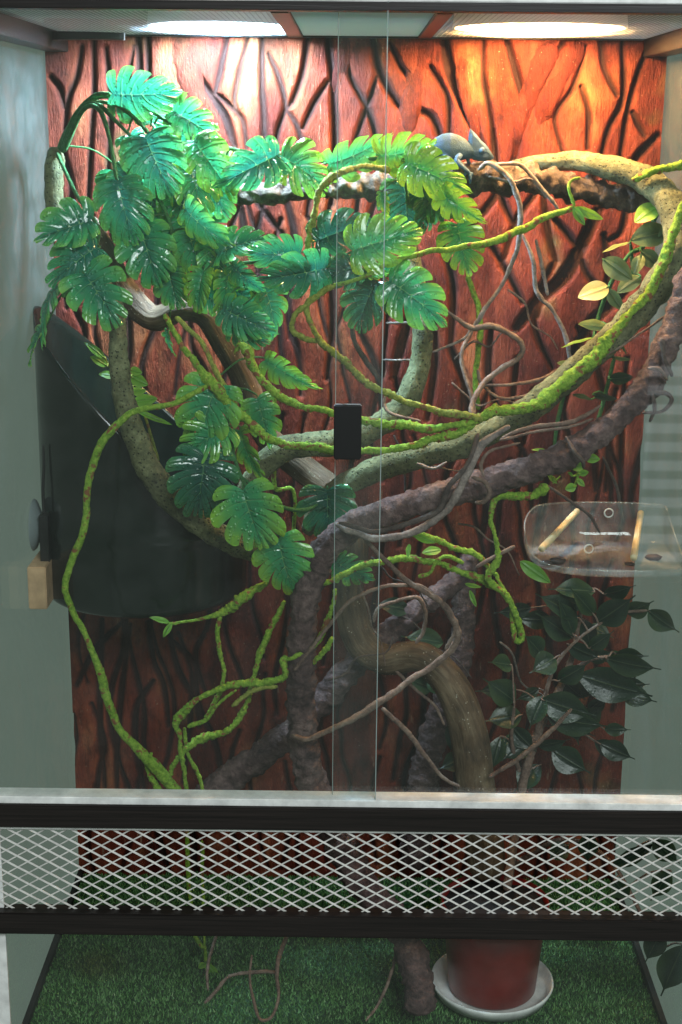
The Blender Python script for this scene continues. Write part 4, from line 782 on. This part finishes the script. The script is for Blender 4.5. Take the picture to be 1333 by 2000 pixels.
Fa = [(i*n+k, i*n+(k+1) % n, (i+1)*n+(k+1) % n, (i+1)*n+k) for i in range(14) for k in range(n)]; obj('soil', V, Fa, M['soil'], pot)
fi = tag(empty('ficus_plant', (cpot.x+.02, cpot.y, hp)), 'dark glossy broad leaved ficus growing from the red pot at lower right', 'plant')
stI = stems_of(fi, [[(990, 1740, .15, 9), (1005, 1640, .18, 9), (1022, 1530, .22, 9), (1048, 1440, .24, 9), (1075, 1380, .245, 8), (1105, 1320, .25, 7), (1122, 1262, .25, 5), (1135, 1195, .25, 4), (1150, 1150, .25, 3)], [(1048, 1440, .24, 6), (1060, 1380, .23, 5), (1085, 1300, .225, 4), (1140, 1240, .22, 3), (1210, 1200, .215, 3), (1265, 1192, .21, 3)],
     [(1022, 1530, .235, 5), (1000, 1450, .22, 4), (1005, 1380, .21, 3)], [(1105, 1320, .25, 5), (1150, 1290, .235, 4), (1190, 1282, .225, 3)], [(1000, 1690, .22, 5), (1100, 1640, .18, 5), (1190, 1680, .14, 4), (1262, 1800, .10, 4), (1300, 1850, .08, 3)]], 'twig', style='bark')
LI = [((1128, 1206), (1056, 1158), 44, 20), ((1120, 1246), (1053, 1202), 48, -10), ((1165, 1216), (1240, 1170), 56, 15), ((1222, 1196), (1276, 1180), 44, 30), ((1266, 1192), (1324, 1238), 46, 30), ((1184, 1286), (1290, 1315), 52, 30), ((1128, 1318), (1276, 1364), 70, 10), ((1006, 1370), (952, 1328), 56, 10), ((1020, 1396), (948, 1406), 52, 20),
      ((1086, 1284), (1038, 1312), 50, 10), ((1058, 1366), (1164, 1402), 64, 10), ((1068, 1398), (1190, 1428), 58, 25), ((1114, 1384), (1132, 1455), 50, 0), ((1062, 1358), (1032, 1424), 42, 20), ((978, 1438), (960, 1508), 36, 10), ((1034, 1448), (982, 1482), 46, 20), ((1048, 1456), (1112, 1452), 32, 40), ((1078, 1464), (1152, 1512), 56, 10),
      ((1108, 1258), (1174, 1292), 38, 30), ((1162, 1156), (1078, 1144), 44, 30), ((1150, 1266), (1198, 1238), 32, 20), ((1060, 1280), (1030, 1240), 44, 20), ((1000, 1300), (960, 1290), 40, 30), ((1120, 1240), (1098, 1170), 40, 25), ((1160, 1200), (1120, 1150), 40, 10), ((1180, 1160), (1240, 1150), 40, 40), ((1040, 1500), (1010, 1540), 40, 20), ((1090, 1330), (1150, 1300), 44, 20), ((1000, 1420), (1045, 1470), 40, 20)]
for b_, t_, w_, ro in LI: add_leaf(fi, b_, t_, .215+.02*random.random(), -.02, w_, ro, 'ficus', 'oval', stems=stI, stem_mat='twig', tip=.16, bend=.16, fold=.28)
rf = random.Random(5)
for k in range(26):
    px = rf.uniform(1000, 1215); py = rf.uniform(1160, 1500); an = rf.uniform(-.5, 1.3)*(1 if px > 1080 else -1)+(0 if px > 1080 else math.pi); ln_ = rf.uniform(48, 78)
    add_leaf(fi, (px, py), (px+ln_*math.cos(an), py+abs(ln_*math.sin(an))*rf.choice((1, 1, -.5))), .25+.05*rf.random(), -.015, ln_*.55, rf.uniform(-30, 40), 'ficus', 'oval', stems=stI, stem_mat='twig', tip=.16, bend=.2, fold=.28)
for b_, t_, w_, Y_ in (((800, 1192), (736, 1176), 38, .31), ((866, 1256), (792, 1240), 46, .30), ((845, 1345), (800, 1325), 40, .28), ((838, 1322), (866, 1362), 30, .28), ((884, 1404), (878, 1474), 24, .27), ((905, 1480), (860, 1500), 40, .28)):
    add_leaf(fi, b_, t_, Y_, -.02, w_, 15, 'ficus', 'oval', tip=.16, fold=.28)
for b_, t_, w_, Y_, ro in (((1292, 1815), (1262, 1885), 46, .075, 0), ((1335, 1845), (1288, 1950), 62, .06, 20), ((1150, 1625), (1148, 1690), 40, .15, 10), ((1110, 1650), (1070, 1680), 40, .16, 20), ((1200, 1720), (1232, 1760), 40, .12, 20), ((1195, 1690), (1290, 1650), 36, .12, 20), ((1255, 1790), (1200, 1835), 34, .10, 40), ((1275, 1640), (1330, 1690), 44, .11, 10), ((1310, 1700), (1270, 1760), 40, .09, 20)):
    add_leaf(fi, b_, t_, Y_, -.01, w_, ro, 'ficus', 'oval', stems=stI, stem_mat='twig', tip=.16, bend=.16, fold=.25, tone=.8)

# ================================================================== CANISTER, WALL FITTINGS
cc = U(287, 1100, .312); rc = 196*S(cc); zb = U(287, 1206, .312-rc*.85).z
zl = U(92, 598, .312).z; zr = U(480, 1000, .312).z; n = 72; V = []; rows = 26
def ztop(x): s = (x-(cc.x-rc))/(2*rc); return zl+(zr-zl)*s**.9
for wall in (0, 1):
    rw = rc-(0 if wall == 0 else .0022)
    for i in range(rows+1):
        t_ = i/rows
        for k in range(n):
            a = 2*math.pi*k/n; x = cc.x+rw*math.cos(a); y = cc.y+rw*math.sin(a); zt = ztop(max(cc.x-rc, min(cc.x+rc, x)))
            z = zb+.012+(zt-zb-.012)*(t_ if not wall else 1-t_)
            rib = 1.0
            zz = z-zb
            if abs(zz-.098) < .006: rib = 1.02
            V.append((cc.x+(x-cc.x)*rib, cc.y+(y-cc.y)*rib, z))
nn = (rows+1)*2
Fa = [(i*n+k, i*n+(k+1) % n, (i+1)*n+(k+1) % n, (i+1)*n+k) for i in range(nn-1) for k in range(n)]
o0 = len(V)                              # rounded outer bottom
for j in range(1, 7):
    a = math.pi/2*j/6
    for k in range(n):
        an = 2*math.pi*k/n; r_ = rc-.03+.03*math.cos(a); V.append((cc.x+r_*math.cos(an), cc.y+r_*math.sin(an), zb+.012-.014*math.sin(a)))
Fa += [(k, o0+k, o0+(k+1) % n, (k+1) % n) for k in range(n)]
Fa += [(o0+j*n+k, o0+(j+1)*n+k, o0+(j+1)*n+(k+1) % n, o0+j*n+(k+1) % n) for j in range(5) for k in range(n)]
Fa.append(tuple(range(o0+5*n, o0+6*n))); Fa.append(tuple(range((nn-1)*n, nn*n)))
can = tag(obj('canister', V, Fa, M['canister'], origin=(cc.x, cc.y, zb)), 'big dark green plastic canister cut open at a slant, on the left wall', 'canister')
# suction cup with hook, wood block
e = tag(empty('suction_hook', tuple(U(70, 1025, .25))), 'clear suction cup with a black hook holding the canister to the left wall', 'suction cup')
p = U(72, 1025, .25); xw = -W2
Vd, Fd = [], []; prof = [(.033, .0005), (.031, .003), (.02, .008), (.008, .013), (.006, .02), (.001, .02)]; n = 32
for r_, d_ in prof:
    for k in range(n): a = 2*math.pi*k/n; Vd.append((xw+d_, p.y+r_*math.cos(a), p.z+r_*math.sin(a)))
Fd = [(i*n+k, i*n+(k+1) % n, (i+1)*n+(k+1) % n, (i+1)*n+k) for i in range(len(prof)-1) for k in range(n)]; obj('cup', Vd, Fd, M['cup'], e)
a0 = U(73, 1102, .235); a1 = U(90, 1003, .235); x0 = xw+.012
obj('clip', *bevbox(x0, x0+.011, .225, .245, a0.z, a1.z, .001), M['black'], e, False)
tube('hook', [(x0+.005, .235, a1.z-.004, .0022), (x0+.005, .235, a1.z+.03, .0020), (x0+.0075, .235, a1.z+.06, .0018), (x0+.008, .235, U(86, 868, .235).z, .0012)], 'black', parent=e, metric=True, style='plain', sides=8)
b0 = U(50, 1190, .20); b1 = U(86, 1108, .20)
o = tag(obj('wood_block', *bevbox(-W2+.0004, b1.x+.002, .20, .30, b0.z, b1.z, .0012), M['pine'], None, False), 'small pale wooden block fixed to the left wall below the canister', 'wood block')

# ================================================================== CLEAR DISH
dc = U(1198, 1080, .20); ax, ay = 172*S(dc), .088; n = 72; zb = U(1198, 1122, .13).z
di = tag(empty('clear_dish', (dc.x, dc.y, zb)), 'clear plastic feeding dish fixed to the right wall, with two bamboo sticks', 'dish')
def sup(a, e_=2.8): c_, s_ = math.cos(a), math.sin(a); return math.copysign(abs(c_)**(2/e_), c_), math.copysign(abs(s_)**(2/e_), s_)
V = []; rows = 10; zback = U(1180, 984, .28).z-zb
xmax = W2-.0015
for i in range(rows+1):
    t_ = i/rows
    for k in range(n):
        a = 2*math.pi*k/n; cx_, sy_ = sup(a); hgt = .010+(zback-.010)*max(0, min(1, (sy_+.75)/1.5))**1.3
        k_ = .90+.10*min(1, t_*2.2)**.6; V.append((min(xmax, dc.x+ax*k_*cx_), dc.y+ay*k_*sy_, zb+hgt*t_*t_**.15))
Fa = [(i*n+k, i*n+(k+1) % n, (i+1)*n+(k+1) % n, (i+1)*n+k) for i in range(rows) for k in range(n)]
obj('bowl_wall', V, Fa, M['clear'], di)
V = [];
for i in range(9):
    for k in range(n):
        a = 2*math.pi*k/n; cx_, sy_ = sup(a); q = .90*i/8; x_ = dc.x+ax*q*cx_; y_ = dc.y+ay*q*sy_; V.append((min(xmax, x_), y_, zb+.004*noise.noise(Vector((x_*40, y_*40, 3)))*(1-(i/8)**4)+.010*math.exp(-((x_-dc.x)**2+(y_-dc.y)**2)/.0009)))
Fa = [(i*n+k, i*n+(k+1) % n, (i+1)*n+(k+1) % n, (i+1)*n+k) for i in range(8) for k in range(n)]; obj('bowl_floor', V, Fa, M['clear'], di)
rim = [(min(xmax, dc.x+ax*sup(2*math.pi*k/60)[0]), dc.y+ay*sup(2*math.pi*k/60)[1], zb+.010+(zback-.010)*max(0, min(1, (sup(2*math.pi*k/60)[1]+.75)/1.5))**1.3, .0009) for k in range(61)]
tube('rim', rim, 'clear', parent=di, metric=True, style='plain', sides=6)
for (a_, ya, b_, yb) in (((1128, 998), .272, (1058, 1072), .14), ((1252, 1002), .274, (1238, 1090), .15)):
    p0 = U(*a_, ya); p1 = U(*b_, yb); tube('bamboo_stick', [(*p0, .0042), (*((p0*2+p1)/3), .0040), (*((p0+p1*2)/3), .0042), (*p1, .0044)], 'bamboo', parent=di, metric=True, style='plain', sides=14, end=.92)
for (px, py, Y_) in ((1189, 1001, .283), (1150, 1071, .279)):
    q = U(px, py, Y_); ring = [(q.x+.0055*math.cos(2*math.pi*k/20), q.y-.002, q.z+.0055*math.sin(2*math.pi*k/20), .0009) for k in range(21)]; tube('hole_rim', ring, 'white_plastic', parent=di, metric=True, style='plain', sides=6)
for px, py, Y_, r_ in ((1068, 1100, .16, 9), (1090, 1098, .17, 11), (1276, 1088, .19, 11), (1230, 1108, .16, 7)):
    q = U(px, py, Y_); r_ *= S(q); zq = zb+.004; bm_v = []; nr, ns = 7, 12
    for i in range(nr+1):
        for k in range(ns):
            th, fi_ = math.pi*i/nr, 2*math.pi*k/ns; d = Vector((math.sin(th)*math.cos(fi_), math.sin(th)*math.sin(fi_), math.cos(th)*.5)); rr_ = r_*(1+.5*noise.noise(d*2.3+Vector((px, 0, 0)))); bm_v.append((q.x+d.x*rr_*1.5, q.y+d.y*rr_, zq+d.z*rr_))
    Fa = [(i*ns+k, (i+1)*ns+k, (i+1)*ns+(k+1) % ns, i*ns+(k+1) % ns) for i in range(nr) for k in range(ns)]
    tag(obj('food_scrap', bm_v, Fa, M['crumb'], None), {1068: 'leftmost dark food scrap in the clear dish', 1090: 'larger dark food scrap right next to the leftmost one in the dish', 1276: 'dark food scrap in the dish nearest the right wall', 1230: 'small food scrap under the right bamboo stick'}[px], 'food scrap', 'food scraps in the clear dish')

wn = tag(empty('window', (1.45, -3.25, -.42)), 'bright window with a slatted blind, mirrored at the right of the glass', 'window')
obj('frame', *join([boxv(.93, .98, -3.29, -3.25, -.42, .42), boxv(1.92, 1.97, -3.29, -3.25, -.42, .42), boxv(.98, 1.92, -3.29, -3.25, .37, .42), boxv(.98, 1.92, -3.29, -3.25, -.42, -.37), boxv(1.43, 1.47, -3.29, -3.25, -.37, .37)]), M['white_plastic'], wn, False)
for k in range(11): obj('slat', *boxv(.985, 1.915, -3.246, -3.243, -.345+k*.064, -.345+k*.064+.034), M['day'], wn, False)
# ================================================================== LIZARD
cY = .325
def cp(px, py, dy=0): p = U(px, py, cY); return np.array((p.x, p.y+dy*S(p), p.z))
parts = []
def ball_loft(sec, n=20):                # sec: (px,py,half height,half thickness) along a spine
    V = []
    for i, (px, py, h, th) in enumerate(sec):
        j0, j1 = max(0, i-1), min(len(sec)-1, i+1); d = np.array((sec[j1][0]-sec[j0][0], sec[j1][1]-sec[j0][1]), float); d /= np.linalg.norm(d)+1e-9; nr_ = np.array((-d[1], d[0]))
        for k in range(n):
            a = 2*math.pi*k/n; V.append(cp(px+nr_[0]*h*math.cos(a), py+nr_[1]*h*math.cos(a), th*math.sin(a)))
    Fa = [(i*n+k, i*n+(k+1) % n, (i+1)*n+(k+1) % n, (i+1)*n+k) for i in range(len(sec)-1) for k in range(n)]
    Fa.append(tuple(range(n))[::-1]); Fa.append(tuple(range((len(sec)-1)*n, len(sec)*n))); return V, Fa
parts.append(ball_loft([(849, 298, 4, 2), (852, 296, 16, 5), (858, 292, 24, 8), (868, 290, 29, 10), (880, 289, 30, 11), (892, 290, 27, 10), (904, 292, 22, 9), (914, 294, 17, 8), (924, 295, 15, 7), (932, 296, 13, 7)]))
# head and casque: tapering towards the crest
ol = [(920, 256, 3.2), (926, 262, 4.0), (933, 270, 4.5), (939, 278, 5.0), (946, 284, 5), (952, 293, 4.5), (957, 301, 3.5), (960, 307, 2.0), (957, 311, 2.5), (946, 313, 4.5), (934, 313, 5), (925, 311, 5), (919, 303, 5), (917, 288, 5), (917.5, 270, 4)]
V = []; m_ = len(ol); cx0 = sum(p[0] for p in ol)/m_; cy0 = sum(p[1] for p in ol)/m_
ol = [(928+(px-928)*1.18, 300+(py-300)*1.12, th*1.3) for px, py, th in ol]
for sgn in (-1, 1):
    for px, py, th in ol: V.append(cp(px, py, sgn*th*.5))
    for px, py, th in ol: V.append(cp(cx0+(px-cx0)*.7, cy0+(py-cy0)*.7, sgn*(th*.5+3.2)))
    V.append(cp(936, 296, sgn*7.5))
Fa = []
for q, sgn in ((0, -1), (2*m_+1, 1)):
    for i in range(m_):
        j = (i+1) % m_; f1 = (q+i, q+j, q+m_+j, q+m_+i); f2 = (q+m_+i, q+m_+j, q+2*m_); Fa += [f1, f2] if sgn < 0 else [f1[::-1], f2[::-1]]
for i in range(m_): j = (i+1) % m_; Fa.append((i, 2*m_+1+i, 2*m_+1+j, j))
parts.append((V, Fa))
def limb(pts):
    P = [(*cp(px, py, dy), r*S(U(px, py, cY))) for px, py, dy, r in pts]; V, Fa, _ = tube_geo(P, 'plain', 10); return V, Fa
for lb in ([(900, 302, -7, 7), (892, 312, -13, 5.6), (898, 321, -15, 4.8), (909, 331, -15, 4.4), (917, 339, -13, 4.4)], [(916, 337, -13, 4), (918, 348, -14, 3.2), (917, 359, -12, 2.4)], [(916, 337, -13, 4), (925, 342, -11, 3.2), (934, 350, -8, 2.4)], [(912, 335, -13, 3.6), (906, 342, -12, 2.8), (903, 350, -11, 2.2)],
           [(914, 303, 6, 5), (916, 316, 9, 3.6), (924, 328, 9, 3.0), (930, 336, 6, 2.4)], [(866, 305, -6, 8), (880, 320, -14, 6), (872, 332, -15, 4.8), (881, 343, -13, 4.0), (890, 352, -11, 2.4)], [(864, 305, 6, 6), (870, 320, 11, 4), (866, 334, 9, 3), (874, 341, 5, 2)],
           [(856, 298, 0, 8), (846, 309, 0, 6.5), (840, 324, 0, 5), (842, 340, -6, 4), (852, 354, -14, 3.2), (862, 366, -18, 2.6), (866, 378, -10, 2)]): parts.append(limb(lb))
# eye turret
V, Fa = [], []; ns, nr = 12, 7
ec = cp(942, 294, -9.5); er = 6.0*S(U(940, 297, cY))
for i in range(nr+1):
    for k in range(ns): th, f_ = math.pi*i/nr, 2*math.pi*k/ns; V.append((ec[0]+er*math.sin(th)*math.cos(f_), ec[1]+er*math.cos(th)*.9, ec[2]+er*math.sin(th)*math.sin(f_)))
Fa = [(i*ns+k, i*ns+(k+1) % ns, (i+1)*ns+(k+1) % ns, (i+1)*ns+k) for i in range(nr) for k in range(ns)]; parts.append((V, Fa))
liz = obj('chameleon', *join(parts), M['skin'], origin=tuple(cp(890, 330)))
tag(liz, 'small pale blue grey chameleon with a tall head crest walking on the cork branch', 'chameleon')
md = liz.modifiers.new('remesh', 'REMESH'); md.mode = 'VOXEL'; md.voxel_size = .00055; md.use_smooth_shade = True
md = liz.modifiers.new('smooth', 'SMOOTH'); md.iterations = 2; md.factor = .5
V, Fa = lathe([(.0001, 0), (.0005, .0002), (.0007, .0005), (.0005, .0009), (.0001, .001)], 12); V = [(ec[0]+p[0]+.0006, ec[1]-er*.9+p[2]-.0006, ec[2]+p[1]) for p in V]
obj('eye', V, Fa, M['black'], liz)
